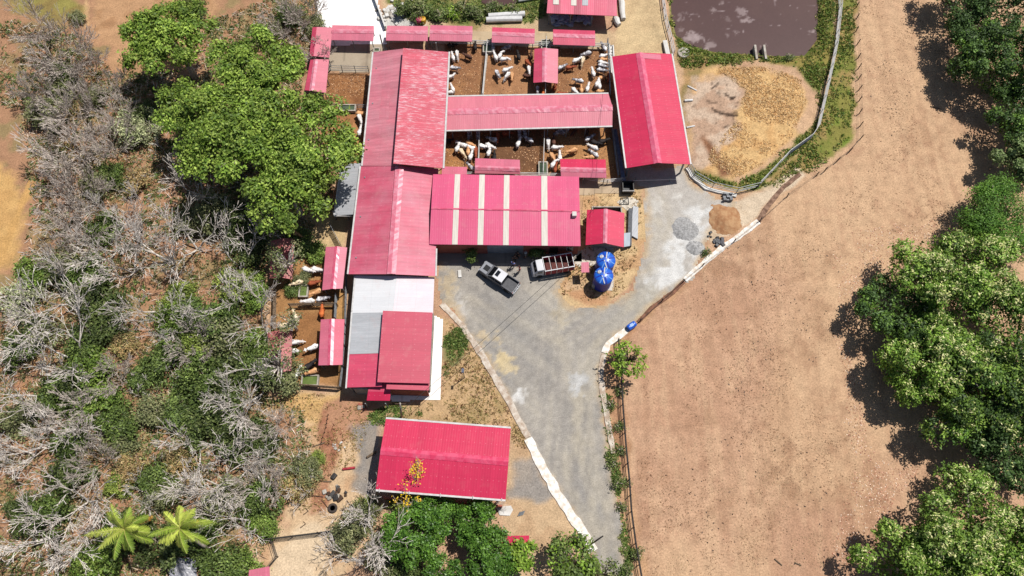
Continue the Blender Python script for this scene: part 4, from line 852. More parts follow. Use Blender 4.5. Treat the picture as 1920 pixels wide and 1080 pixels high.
# ------------------------------------------------------------------ water tanks
BLUE = M("blue_tank_plastic", (38, 116, 236), (30, 100, 220), .7, .35, spec=.5); BLUED = M("blue_tank_plastic_shaded", (40, 66, 190), (32, 54, 168), .7, .4, spec=.45)  # the tank sides' shade is put into the darker blue, shared by lid ribs
BLUEL = M("pale_blue_plastic", (120, 178, 250), (90, 156, 244), 1.2, .4)
def tank(label, px, r, h):
    t = thing("water_tank", label, "water tank", base(px), "blue water tanks")
    L = wloc(t); pr = [(r*.96, .02), (r, .1)]
    for k in range(1, 9): z = .1+(h-.25)*k/9; pr += [(r, z-.05), (r*.975, z), (r, z+.05)]
    pr += [(r, h-.1), (r*.96, h)]
    MB().lathe(pr, L, 36).build("barrel", BLUED, t, smooth=True)
    MB().lathe([(r*1.03, h-.05), (r*1.03, h+.03), (r*.8, h+.22), (r*.5, h+.36), (r*.22, h+.42), (.05, h+.43)], L, 48, rib=None).build("lid", BLUE, t, smooth=True)
    for k in range(8):
        a = k*math.pi/4+.3; d = Vector((math.cos(a), math.sin(a), 0))
        MB().beam(L+d*r*.3+Vector((0, 0, h+.43)), L+d*r*.98+Vector((0, 0, h+.1)), .14, .1).build("lid_rib", BLUEL if k % 2 else BLUED, t)
    MB().lathe([(.26, h+.15), (.26, h+.38), (.2, h+.42), (.05, h+.43)], L+Vector((-r*.45, r*.32, 0)), 14).build("hatch", M("hatch_white", (226, 226, 226), (150, 150, 150), 6, .5), t)
    a, b = L+Vector((-.25, -.15, h+.46)), L+Vector((.05, -r*.95, h+.2)); MB().beam(a, b, .12, .06).build("strap", CONCW, t)
    a, b = L+Vector((.0, .05, h+.47)), L+Vector((.18, r*.9, h+.22)); MB().beam(a, b, .12, .06).build("strap", CONCW, t)
    return t
tank("lower blue water tank with ribbed lid, in front of the other tank", (1127.5, 532), 1.16, 2.7)
tank("upper blue water tank right beneath the pump house roof", (1131.5, 504), 1.16, 2.7)
t = thing("pressure_tank", "small grey pressure tank at the foot of the lower blue water tank", "tank", base((1113, 538)))
MB().lathe([(.1, 0), (.26, .02), (.28, .15), (.28, .85), (.22, 1.0), (.05, 1.05)], wloc(t), 16).build("vessel", M("grey_vessel", (200, 198, 196), (170, 168, 166), 3, .5), t, smooth=True)
MB().tube([wloc(t)+Vector((.1, .1, .9)), wloc(t)+Vector((.1, .5, 1.2)), wloc(t)+Vector((.5, 1.2, 1.0))], .04).build("pipe", GALV, t)
# ------------------------------------------------------------------ heaps and yard clutter
def heap(name, label, cat, px, rx, ry, h, mat, seed=1, cell=.12, two=None):
    p = W(*px, 0); ax_ = np.arange(-rx*1.3, rx*1.3, cell); ay_ = np.arange(-ry*1.3, ry*1.3, cell)
    X, Y = np.meshgrid(ax_, ay_, indexing='ij'); r = np.hypot(X/rx, Y/ry)+(fbm(X*.8, Y*.8, 3, seed)-.5)*.5
    Z = h*np.clip(1-r, 0, 1)**.9+(fbm(X*2.2, Y*2.2, 4, seed+3)-.5)*.25*h*(r < 1)
    if two: Z = np.maximum(Z, h*.7*np.clip(1-np.hypot((X-two[0])/two[2], (Y-two[1])/two[2]), 0, 1))
    nx, ny = X.shape; idx = np.arange(nx*ny).reshape(nx, ny); q = np.stack([idx[:-1, :-1], idx[1:, :-1], idx[1:, 1:], idx[:-1, 1:]], -1).reshape(-1, 4)
    q = q[(r[:-1, :-1] < 1.0).reshape(-1)]
    u = np.unique(q); mp = np.zeros(nx*ny, int); mp[u] = np.arange(len(u))
    o = rawmesh(name, np.stack([X, Y, Z-.03], -1).reshape(-1, 3)[u], mp[q], None, mat, True); o.location = (p.x, p.y, 0); return tag(o, label, cat)
heap("soil_pile", "rounded brown soil pile at the end of the yard", "soil pile", (1357, 412), 2.35, 2.4, .6, M("brown_soil", (206, 162, 118), (178, 126, 86), 1.4, .95, bmp=.8), 2)
heap("gravel_pile", "low grey gravel pile on the white limed ground", "gravel pile", (1283, 430), 1.9, 1.7, .4, M("grey_gravel", (200, 198, 196), (156, 154, 152), 4, .95, bmp=1), 5)
heap("sand_pile", "low streaked grey sand pile below the gravel pile", "sand pile", (1303, 465), 1.5, 1.1, .4, M("grey_sand", (206, 204, 202), (150, 148, 146), 3, .95, bmp=.8), 8)
def clutter(name, label, cat, px, n, spread, size, mats, seed=1, group=None, z=.12):
    t = thing(name, label, cat, base(px), group); rn = random.Random(seed)
    pn = {'black_bags': 'bag', 'rubble_heap': 'stone', 'block_stack': 'block', 'scrap_heap': 'scrap'}.get(name, 'piece')
    for k in range(n):
        c = wloc(t)+Vector((rn.gauss(0, spread), rn.gauss(0, spread*.8), z*rn.uniform(.5, 1.6))); s = size*rn.uniform(.6, 1.4)
        MB().box(c, (s*rn.uniform(.7, 1.5), s, s*.7), rn.uniform(0, 3), ('X', rn.uniform(-.4, .4))).build(pn, mats[k % len(mats)], t, bevel=s*.18)
    return t
BLK = M("black_plastic", (60, 60, 64), (40, 40, 44), 5, .5)
clutter("black_bags", "heap of crumpled black bags below the soil pile", "bags", (1345, 452), 14, .4, .34, (BLK, M("grey_plastic", (104, 104, 110), (80, 80, 86), 4, .6)), 3)
clutter("black_bags", "few flat black scraps between gravel and soil piles", "bags", (1331, 441), 4, .2, .24, (BLK,), 4, z=.06)
BLOCKM = M("grey_block", (176, 178, 180), (142, 144, 148), 3, .9)
t = thing("block_stack", "stack of grey concrete blocks and white pipes at the gutter's end by the soil pile", "block stack", base((1364, 372)))
L = wloc(t)
for i in range(3):
    for j in range(3):
        for k in range(2 if (i+j) % 2 else 3): MB().box(L+Vector((-.5+i*.42+.03*j, -.4+j*.42, .12+k*.21)), (.38, .19+.1*(j % 2), .19)).build("block", BLOCKM, t)
clutter("rubble_heap", "heap of pale broken concrete beside the white yard at the top", "rubble", (733, 24), 46, 1.0, .42, (CONCW, CONC, CONCW), 6)
clutter("rubble_heap", "narrow row of grey and red bricks beside the small porch", "rubble", (679, 763), 14, .3, .3, (CONC, TERRA), 9)
clutter("scrap_heap", "heap of dark stones and scrap beside the old tyre", "scrap", (632, 930), 16, .8, .42, (WOODD, CONC, DARKST), 11)
clutter("scrap_heap", "small white ash and bone heap on the sandy yard", "scrap", (633, 838), 10, .35, .22, (CONCW, CONC), 12, z=.05)
t = thing("tyre", "large old tyre lying flat on the sandy yard", "tyre", base((624, 953)))
MB().lathe([(.3, .02), (.5, .0), (.56, .12), (.5, .26), (.3, .24), (.28, .13), (.3, .02)], wloc(t), 28).build("tread", M("old_rubber", (88, 76, 70), (60, 52, 48), 4, .9), t, smooth=True)
def pipe(label, a, b, r, mat, name="pipe", cat="pipe", z=None, group=None):
    p, q = W(*a, 0), W(*b, 0); zz = z if z is not None else r
    m = MB(); m.tube([p+Vector((0, 0, zz)), p.lerp(q, .5)+Vector((0, 0, zz+.02)), q+Vector((0, 0, zz))], r, 10); return tag(m.build(name, mat, origin=p), label, cat, group)
PVC = M("white_pipe", (250, 248, 246), (232, 230, 228), 2, .4)
pipe("upper and longer of two fat white pipes lying above the pen shelters", (916, 34), (984, 29.5), .42, PVC); pipe("lower of two fat white pipes lying above the pen shelters", (912, 41), (979, 39), .42, PVC)
pipe("white pipe on weeds at the top edge left of the sack store", (972, 3), (1010, -3), .3, PVC)
pipe("thin white pipe slanting on the dried lagoon mud, uppermost of three", (1289, 162), (1306, 171), .11, PVC); pipe("short white pipe on the dried lagoon mud, middle of three", (1283, 190), (1298, 189), .17, PVC); pipe("white pipe end sticking out below the red shed's eave, lowest of three", (1287, 240), (1302, 237), .12, PVC)
pipe("long white pipe beside the top of the lagoon fence", (1556, 2), (1566, 30), .09, PVC)
for i, (a, b, lab) in enumerate((((688,858),(706,847),"thick weathered log beside the lower red shed"),((643,880),(666,877),"reddish timber on the sandy yard left of the lower red shed"),((586,838),(609,830),"grey fallen branch on the dry grass"),((606,903),(622,903),"thin timber at the lower end of the brick edging"),((1744,200),(1762,204),"bleached branch lying on the pasture by the tree shade"),((1452,1048),(1466,1060),"bare forked stick on the pasture near the bottom edge"),((1490,1055),(1502,1060),"short stick on the pasture right of the forked one"))):
    pipe(lab, a, b, .14 if i < 2 else .07, WOOD if i != 1 else MAROON, "log", "log")
for a, b, c, lab in (((645,967),(659,950),(650,938),"bent rusty rod right of the tyre"),((569,965),(578,958),(573,953),"upper angled iron scrap left of the tyre"),((563,990),(573,982),(569,978),"lower angled iron scrap left of the tyre"),((603,938),(610,946),(616,954),"straight dark rod touching the tyre"),((582,929),(592,930),(606,932),"dark rod above the tyre at the yard's edge")):
    m = MB(); m.tube([W(*a, .06), W(*b, .08), W(*c, .06)], .05, 6); tag(m.build("iron_rod", WOODD, origin=W(*a)), lab, "rod")
def pole(name, label, px, h, r, lean=(0, 0), arm=None, mat=None):
    t = thing(name, label, "pole", base(px)); L = wloc(t)
    MB().tube([L, L+Vector((lean[0]*.5, lean[1]*.5, h*.5)), L+Vector((lean[0], lean[1], h))], [r, r*.9, r*.75], 8).build("shaft", mat or GALV, t, smooth=True)
    if arm == 'lamp': MB().box(L+Vector((lean[0], lean[1]-.1, h+.05)), (.3, .5, .12)).build("lamp_head", M("lamp_blue_grey", (100, 112, 140), (80, 90, 110), 3, .5), t, bevel=.03)
    if arm == 'cross': MB().beam(L+Vector((lean[0]-.6, lean[1], h-.3)), L+Vector((lean[0]+.6, lean[1], h-.3)), .1, .1).build("cross_arm", WOODD, t)
    return t
pole("lamp_post", "slim lamp post on dry grass left of the yard kerb", (871, 708), 3.6, .06, (0, 0), 'lamp')
pole("utility_pole", "leaning grey utility pole between the lower barn and the lower red shed", (753, 782), 5.2, .13, (.5, .5), 'cross', CONC)
pole("utility_pole", "leaning dark pole standing by the white kerb at the bottom of the drive", (1100, 1026), 5.0, .1, (1.3, .9), None, DARKST)
pole("pipe_post", "short pipe post in front of the workshop by the water tanks", (1112, 470), 2.6, .05)
def cable(label, a, za, b, zb, sag=.5, r=.018):
    p, q = W(*a, za), W(*b, zb); pts = []
    for i in range(17):
        f = i/16; v = p.lerp(q, f); v.z -= sag*4*f*(1-f); pts.append(v)
    m = MB(); m.tube(pts, r, 4); tag(m.build("cable", RUBBER, origin=p), label, "cable")
cable("dark overhead cable crossing the gravel yard from the workshop corner", (1092, 470), 3.8, (754, 770), 5.0, .4, .03)
cable("thin overhead cable across the right end of the middle pens", (1130, 176), 3.8, (1112, 400), 3.6, .3)
cable("thin overhead cable from the red shed's corner to the pump house", (1186, 318), 3.6, (1104, 400), 3.2, .3)
t = thing("blue_barrel", "blue plastic barrel lying beside the pasture fence at the yard corner", "barrel", base((1183, 613)))
m = MB(); m.lathe([(.1, -.6), (.34, -.6), (.38, -.5), (.4, -.2), (.385, -.18), (.4, -.15), (.4, .15), (.385, .18), (.4, .2), (.38, .5), (.34, .6), (.1, .6)], k=18); L = wloc(t)
hdg = Wd(16, -11); m.v = [(L.x+c*math.cos(hdg)-a*math.sin(hdg), L.y+c*math.sin(hdg)+a*math.cos(hdg), .4+b) for a, b, c in m.v]; m.build("drum", BLUE, t, smooth=True)
m = MB(); m.box((L.x, L.y, .8), (.5, .36, .03), hdg); m.build("label_panel", M("pale_blue_panel", (170, 200, 246), (140, 180, 240), 3, .5), t)
for px, c, lab in (((787,43),(230, 60, 130),"pink drum standing behind the shelter row"),((793.5,42.5),(244, 180, 30),"yellow drum beside the pink drum behind the shelter row")):
    t = thing("drum", lab, "drum", base(px)); MB().lathe([(.1, 0), (.42, 0), (.45, .3), (.43, .33), (.45, .36), (.45, .85), (.4, .9), (.1, .88)], wloc(t), 18).build("shell", M("drum_paint", c, None, 3, .5), t, smooth=True)
t = thing("manhole_cover", "round pale concrete tank lid in the grass beside the lagoon", "tank lid", base((1281, 101))); L = wloc(t)
MB().lathe([(.1, 0), (.86, 0), (.86, .34), (.8, .38), (.1, .40)], L, 30).build("cover", CONC, t); MB().lathe([(.05, .39), (.25, .40), (.25, .46), (.05, .46)], L, 14).build("hatch", CONC, t)
t = thing("sluice", "small concrete sluice in the bank between pond and dried lagoon", "sluice", base((1425, 108))); L = wloc(t)
for s in (-1, 1): MB().box(L+Vector((s*.75-.1*s, .6, .1)), (.3, 2.4, .9)).build("side_wall", CONC, t)
MB().box(L+Vector((0, -.1, .05)), (1.1, .15, .7)).build("gate", WOODD, t)
t = thing("sheet_stack", "stack of long grey metal sheets lying right of the pump house", "sheet stack", base((1187, 420)))
MB().slab(W(1183,441,.3), W(1196,448,.3), W(1197,388,.35), W(1187,386,.35), .2).build("sheet", GRY, t); MB().beam(W(1180,462,.35), W(1182,392,.35), .5, .5).build("beam", M("dark_grey_beam", (108,110,116), (84,86,92), 3, .7), t)
t = thing("sheet", "pale blue grey sheet panel leaning by the pump house's right eave", "panel", base((1176, 450)))
MB().slab(W(1170,463,.9), W(1181,461,.7), W(1182,436,.7), W(1170,437,.9), .04).build("panel", M("bluish_sheet", (176,188,200), (160,172,186), 2, .5), t)
t = thing("metal_frame", "small black metal frame lying on pale concrete above the pump house", "frame", base((1171, 378)))
fr = [(1162,383),(1164,371),(1178,370),(1179,383)]
for i in range(4): MB().beam(W(*fr[i], .12), W(*fr[(i+1) % 4], .12), .07, .07).build("bar", DARKST, t)
for a, b in ((0, 2), (1, 3)): MB().beam(W(*fr[a], .2), W(*fr[b], .2), .05, .05).build("brace", DARKST, t)
MB().beam(W(1170,383,.12), W(1172,370,.45), .05, .05).build("brace", DARKST, t)
t = thing("dump_bin", "dark open tank with a pale rim in the red shed's shadow", "bin", base((1176, 355))); L = wloc(t)
for dx, dy, sx, sy in ((0, .7, 1.5, .12), (0, -.7, 1.5, .12), (.7, 0, .12, 1.3), (-.7, 0, .12, 1.3)): MB().box(L+Vector((dx, dy, .5)), (sx, sy, 1.0)).build("side", DARKST, t)
MB().box(L+Vector((0, -.78, 1.0)), (1.6, .06, .08)).build("rim", WHITEP, t); MB().box(L+Vector((0, 0, .06)), (1.3, 1.3, .06)).build("floor", BLK, t)
t = thing("feed_trough", "long white feed trough on the right edge of the third upper pen", "trough", base((1146, 115)))
MB().beam(W(1142.5,84,.25), W(1146.5,138,.25), .16, .5).build("side", CONCW, t); MB().beam(W(1149.5,86,.25), W(1152.5,138,.25), .16, .5).build("side", CONCW, t); MB().beam(W(1146,85,.2), W(1149.5,138,.2), .6, .1).build("feed", M("silage", (240,236,230), (120,116,116), 3, .9, lo=.42, hi=.5), t)
t = thing("wall", "dark low wall along the right side of the middle pens by the red shed", "wall", base((1160, 300))); MB().beam(W(1152,246,.5), W(1169,342,.5), .5, 1.0).build("panel", M("bluish_wall", (120,132,156), (100,110,132), 2, .8), t)
t = thing("yard_wall", "low white wall along the slanting right edge of the concrete yard", "wall", base((708, 26))); MB().beam(W(689,-40,.45), W(723,53,.45), .2, .9).build("coping", CONCW, t)
def trough(label, c, sx, sy, h=.6, wat=WATERT):
    t = thing("water_trough", label, "trough", base(c), "concrete water troughs"); L = wloc(t)
    for dx, dy, ax_, ay_ in ((0, sy/2, sx+.16, .16), (0, -sy/2, sx+.16, .16), (sx/2, 0, .16, sy-.16), (-sx/2, 0, .16, sy-.16)): MB().box(L+Vector((dx, dy, h/2)), (ax_, ay_, h)).build("side", CONC, t)
    MB().box(L+Vector((0, 0, h-.16)), (sx-.16, sy-.16, .04)).build("water", wat, t)
GREENW = M("algae_water", (134, 150, 84), (108, 128, 66), .9, .2)
trough("grey water trough astride the fence between the two left upper pens", (914.5, 92), 1.2, 1.8); trough("grey water trough at the top of the upright shelter", (1023, 88), 1.2, 1.6); trough("water trough with pale rim between the two lower-edge shelters of the middle pens", (1018, 320), 1.1, 2.0)
trough("white rimmed water trough beside the long barn at upper left", (653, 206), 2.1, .95); trough("green water trough under branches at the upper left pens", (571, 548), 1.0, 1.5, .6, GREENW); trough("lowest green water trough in the left pens' bottom corner", (583, 715), 1.9, 1.2, .6, GREENW); trough("white framed small tank at the long barn's top corner", (707.5, 98), .8, .6)
# sacks in the store
rn = random.Random(21); SK = [M("sack_blue_grey", (196,202,224), (150,156,184), 3, .8), M("sack_white", (236,236,240), (200,200,208), 3, .8), M("sack_dark", (90,92,104), (70,72,84), 3, .8)]
sm = MB(); sm.box((0, 0, 0), (1.0, .62, .3)); so = sm.build("feed_sack", SK[0], bevel=.13); sme = so.data; bpy.data.objects.remove(so)
rest = {'W': "white feed sack in the heap under the store shed's eave", 'B': "bluish grey feed sack in the heap under the store shed's eave", 'D': "dark feed sack in the heap under the store shed's eave"}
for k in range(44):
    x = 1036+rn.random()*72; y = 30+rn.random()*17+(x-1036)*.02
    if x > 1080 and y > 43: continue
    ci = 2 if 1083 < x < 1092 and rn.random() < .8 else (1 if rn.random() < .2 else 0)
    o = bpy.data.objects.new("feed_sack", sme); COL.objects.link(o); o.material_slots[0].link = 'OBJECT'; o.material_slots[0].material = SK[ci]
    z = .15+.28*rn.randint(0, 2)*(y < 42); p = W(x, y, z); o.location = p; o.rotation_euler = (rn.uniform(-.25, .25), rn.uniform(-.25, .25), rn.uniform(0, 6.3)); o.scale = (rn.uniform(.85, 1.15), rn.uniform(.85, 1.15), rn.uniform(.8, 1.1))
    tag(o, rest['BWD'[ci]], "sack", ["bluish sacks in the store", "white sacks in the store", "dark sacks in the store"][ci])
for (a, b, lab) in (((1163,-6),(1169,36),"long white wrapped roll beside the sack store's right eave"),((1152,33),(1161,47),"short white sheet bundle at the sack store's lower right corner")):
    m = MB(); p, q = W(*a, .3), W(*b, .3); m.tube([p, p.lerp(q, .3)+Vector((.08, 0, .05)), p.lerp(q, .7)+Vector((-.05, 0, 0)), q], [.42, .48, .42, .36], 10); tag(m.build("wrapped_roll", CONCW, origin=p), lab, "roll")
t = thing("white_block", "white slab lying on the yard left of the pickup", "slab", base((862, 514))); MB().box(wloc(t)+Vector((0, 0, .1)), (.42, 1.0, .2), .1).build("slab", CONCW, t, bevel=.03)
t = thing("white_board", "white board lying by the round trees right of the lower red shed", "board", base((945, 958))); MB().prism(wp([(930,951),(958,948),(962,956),(956,967),(937,966)]), .06, .12).build("board", CONCW, t)
t = thing("pipe_bundle", "small bundle of short pale pipes on sand near the white board", "pipe bundle", base((976, 963)))
for k in range(5): MB().tube([W(971+k*2.2, 968-k*.6, .1), W(975+k*2.2, 960-k*.6, .1)], .05, 6).build("pipe", GALV, t)
# ------------------------------------------------------------------ fences
def fence(name, label, px, h, rails, step, pr, rr, pm, rm, cat="fence", mesh=None):
    t = thing(name, label, cat, base(px[0])); pts = [W(x, y, 0) for x, y in px]; rn = random.Random(int(px[0][0]+px[0][1]))
    first = None; L0 = wloc(t)
    for i, (a, b) in enumerate(zip(pts, pts[1:])):
        n = max(1, round((b-a).length/step))
        for k in range(n+(i == len(pts)-2)):
            p = a.lerp(b, k/n)
            if first is None: first = MB().tube([L0+Vector((0, 0, -.1)), L0+Vector((0, 0, h))], [pr, pr*.9], 6).build("post", pm, t)
            else:
                o = first.copy(); COL.objects.link(o); o.parent = t; o.location = p-L0; o.scale = (1, 1, rn.uniform(.93, 1.06)); o.rotation_euler = (rn.uniform(-.05, .05), rn.uniform(-.05, .05), 0)
    for z in rails:
        m = MB(); m.tube([p+Vector((0, 0, z)) for p in pts], rr, 5); m.build("rail", rm, t)
    return t
fence("lagoon_fence", "white pipe fence with mesh round the pond and dried lagoon", [(1568,-40),(1572,18),(1564,90),(1556,130),(1543,188),(1530,244),(1518,262),(1476,292),(1421,350)], 1.6, (.35, .7, 1.05, 1.55), 2.4, .05, .05, WHITEP, WHITEP)
fence("lagoon_fence", "grey pipe fence round the bottom corner of the dried lagoon", [(1290,312),(1300,332),(1335,352),(1380,362),(1421,352)], 1.5, (.4, .8, 1.45), 2.2, .05, .045, GALV, GALV)
fence("lagoon_fence", "steel fence between the top track and the pond", [(1236,-40),(1246,40),(1256,80),(1262,106)], 1.5, (.3, .8, 1.45), 2.2, .05, .06, GALV, WHITEP)
t = thing("pipe_rack", "white pipes laid along the fence beside the top track", "pipes", base((1252, 90)))
MB().tube([W(1230,-10,.15), W(1250,98,.15)], .16, 8).build("pipe", PVC, t); MB().beam(W(1246,78,.3), W(1252,104,.3), .6, .6).build("box", CONCW, t)
fence("pasture_fence", "row of dark wooden posts with wire along the bank's foot", [(1606,-30),(1604,60),(1608,110),(1610,190),(1612,262),(1592,285),(1545,322)], 1.25, (.4, .8, 1.15), 2.0, .07, .012, WOODD, DARKST)
fence("pasture_fence", "crooked dark posts along the stony ditch between yard and pasture", [(1545,322),(1530,330),(1475,370),(1424,416),(1375,455),(1316,500),(1280,530),(1200,603)], 1.15, (.5, 1.0), 4.6, .07, .012, WOODD, DARKST)
fence("pasture_fence", "dark rail fence with leaning posts down the right side of the drive", [(1158,640),(1163,700),(1166,760),(1172,840),(1178,900),(1182,960),(1190,1020),(1204,1100)], 1.35, (.5, .95, 1.3), 1.9, .06, .045, WOODD, DARKST)
fence("pen_fence", "rail fence between the two left upper pens", [(914,84),(905,184)], 1.2, (.4, .8, 1.2), 3, .05, .05, GALV, WHITEP)
MBk = MB(); MBk.beam(W(913,100,.15), W(904,184,.15), .3, .3); tag(MBk.build("low_wall", CONC, origin=W(913, 100)), "low concrete strip under the fence between the two left upper pens", "wall")
fence("pen_fence", "rail fence through the upright shelter", [(1024,78),(1024,100),(1022,184)], 1.2, (.4, .8, 1.2), 3, .05, .05, GALV, WHITEP)
fence("pen_fence", "grey pipe fence along the white feed trough", [(1138,82),(1141,140),(1143,184)], 1.3, (.5, .9, 1.3), 3, .05, .05, GALV, GALV)
fence("pen_fence", "white rail fence left of the cluster in the middle pens", [(900,240),(897,325)], 1.3, (.5, .9, 1.3), 3, .05, .06, GALV, WHITEP)
fence("pen_fence", "rail fence ending at the middle trough", [(1021,238),(1018,330)], 1.3, (.5, .9, 1.3), 3, .05, .05, GALV, WHITEP)
fence("pen_fence", "grey pipe fence along the red shed's side of the middle pens", [(1145,238),(1152,290),(1158,336)], 1.3, (.5, .9, 1.3), 3, .05, .06, GALV, GALV)
fence("pen_fence", "pale rail fence along the top of the upper pens", [(806,84),(888,86),(925,88),(1010,89),(1140,92)], 1.2, (.5, .85, 1.2), 4, .05, .06, GALV, WHITEP)
fence("pen_fence", "pale rail fence below the middle pens along the workshop roof", [(835,331),(975,332),(1052,334),(1138,345),(1166,342)], 1.2, (.5, .85, 1.2), 4, .05, .05, GALV, WHITEP)
fence("pen_fence", "pipe fence between the concrete pad and the empty brown pen", [(618,135),(692,137)], 1.5, (.5, 1.0, 1.45), 2, .05, .035, DARKST, GALV)
fence("pen_fence", "pipe fence beside the white rimmed trough at upper left", [(618,205),(638,204)], 1.2, (.5, .85, 1.2), 2, .05, .04, GALV, GALV)
fence("pen_fence", "short pipe fence between the white rimmed trough and the barn gutter", [(672,205),(690,206)], 1.2, (.5, .85, 1.2), 2, .05, .04, GALV, GALV)
fence("pen_fence", "dark rail fence crossing the left pens between the shelters", [(545,576),(634,574)], 1.3, (.4, .75, 1.05, 1.3), 2.4, .06, .05, WOOD, WOOD)
fence("pen_fence", "grey plank fence in front of the dusty pink shelter", [(633,556),(631,600)], 1.3, (.4, .75, 1.05, 1.3), 2, .06, .06, GALV, GALV)
fence("pen_fence", "pale wooden fence along the left side of the left pens", [(519,544),(518,622)], 1.4, (.4, .75, 1.1, 1.4), 2, .07, .08, WOOD, WOOD)
fence("pen_fence", "wooden rail fence at the bottom of the left pens", [(508,722),(560,724),(640,730)], 1.2, (.4, .75, 1.1), 2.2, .06, .07, WOOD, WOOD)
fence("pen_fence", "pipe fence of the alley along the lower barn's left wall", [(652,515),(650,600),(645,690),(640,728)], 1.2, (.5, .85, 1.2), 2.4, .05, .045, DARKST, GALV)
fence("pen_fence", "slanted rail chute above the dusty pink shelter", [(622,428),(640,462)], 1.3, (.3, .55, .8, 1.05, 1.3), 1.6, .05, .045, GALV, GALV)
fence("mesh_fence", "dark mesh fence crossing the sand at the bottom left", [(502,1012),(550,1006),(600,1000),(640,994),(690,988)], 1.5, (.15, .45, .75, 1.05, 1.4), 2.2, .06, .03, WOODD, DARKST)
fence("mesh_fence", "rusty mesh fence running down to the purplish canopy", [(512,1012),(522,1044),(504,1066)], 1.4, (.3, .6, .9, 1.3), 1.8, .05, .03, WOODD, DARKST)
fence("stake_row", "zigzag row of short dark stakes across the dry yard", [(616,778),(612,802),(606,820),(598,850),(594,880),(590,896)], .5, (.3,), .55, .05, .02, WOODD, WOODD)
# ------------------------------------------------------------------ vegetation
LEAF = Mleaf("leaf", .22); LEAFG = Mleaf("glossy_leaf", .15, .42)
BARKW = M("pale_bark", (230, 222, 214), (176, 164, 152), 5, .9, k=1.25); BARKG = M("grey_bark", (196, 182, 168), (150, 136, 122), 5, .9, k=1.4); BARKD = M("brown_bark", (126, 106, 90), (90, 74, 62), 5, .9); TWIGM = M("grey_twig", (212, 200, 190), (172, 158, 146), 5, .9, k=1.3)
LK = 1.25
def unit(v): return v/np.maximum(np.linalg.norm(v, axis=1, keepdims=True), 1e-6)
def leafmesh(name, Pn, Nn, size, cols, mat, parent=None, asp=.55):
    n = len(Pn); rs = np.random.RandomState(n % 999)
    t = unit(np.cross(Nn, rs.randn(n, 3))); b = np.cross(Nn, t); s = size[:, None]
    V = np.stack([Pn-t*s, Pn+b*s*asp+Nn*s*.15, Pn+t*s, Pn-b*s*asp+Nn*s*.15], 1).reshape(-1, 3)
    return rawmesh(name, V, np.arange(4*n).reshape(n, 4), np.repeat(cols, 4, 0), mat, parent=parent)
def palarr(pal): return np.array([A(c, LK) for c in pal])
def crown(rs, R_, rz, nl, nb, per, br, leaf, pal, zc, lobe=(.34, .5), squash=.8, var=.22, ctr=(0, 0), rr_=(.45, .78), fill=0):
    pal = palarr(pal)
    ld = unit(rs.randn(nl, 3)*[1, 1, .8]+[0, 0, .35]); ld[:, 2] = np.abs(ld[:, 2])*.95-.12
    rr = rs.uniform(*rr_, (nl, 1)); lc = ld*rr*[R_, R_, rz]; lr = R_*rs.uniform(*lobe, nl)
    li = rs.randint(0, nl, nb); d = unit(rs.randn(nb, 3)+ld[li]*.9+[0, 0, .45])
    bc = lc[li]+d*lr[li][:, None]*rs.uniform(.6, 1.0, (nb, 1))*[1, 1, squash]
    k = np.repeat(np.arange(nb), per); n = len(k)
    Pn = bc[k]+rs.randn(n, 3)*br*[1, 1, .6]
    Nn = unit(d[k]*.55+[0, 0, .55]+rs.randn(n, 3)*.55)
    sz = leaf*rs.uniform(.6, 1.3, n)
    ci = rs.randint(0, len(pal), nb)
    lb = rs.uniform(1-var, 1+var, nl)[li]*rs.uniform(1-var*.7, 1+var*.7, nb)
    cols = pal[ci][k]*lb[k][:, None]*rs.uniform(1-var, 1+var, (n, 1))
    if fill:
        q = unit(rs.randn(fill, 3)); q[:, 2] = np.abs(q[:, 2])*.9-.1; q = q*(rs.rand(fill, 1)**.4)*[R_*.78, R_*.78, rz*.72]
        Pn = np.concatenate([Pn, q]); Nn = np.concatenate([Nn, unit(rs.randn(fill, 3)+[0, 0, .6])]); sz = np.concatenate([sz, leaf*1.25*rs.uniform(.7, 1.2, fill)]); cols = np.concatenate([cols, pal[rs.randint(0, len(pal), fill)]*rs.uniform(.7, 1.0, (fill, 1))])  # inner leaves tinted darker: the crown's interior shade is put into their colour
    Pn = Pn+[ctr[0], ctr[1], zc]
    return Pn, Nn, sz, np.clip(cols, .004, .8), bc+[ctr[0], ctr[1], zc], d
def limbs(rs, targets, zc, r0, n, start=(0, 0)):
    m = MB(); pick = targets[rs.choice(len(targets), n)]
    fork = Vector((start[0], start[1], zc*.45))
    m.tube([(start[0], start[1], -.1), (start[0]+.1, start[1]+.05, zc*.22), fork], [r0*1.25, r0, r0*.85], 8)
    for p in pick:
        p = Vector(p); mid = fork.lerp(p, .5)+Vector((rs.uniform(-.5, .5), rs.uniform(-.5, .5), rs.uniform(-.2, .7)))
        m.tube([fork, mid, p], [r0*.55, r0*.32, r0*.08], 5)
    return m
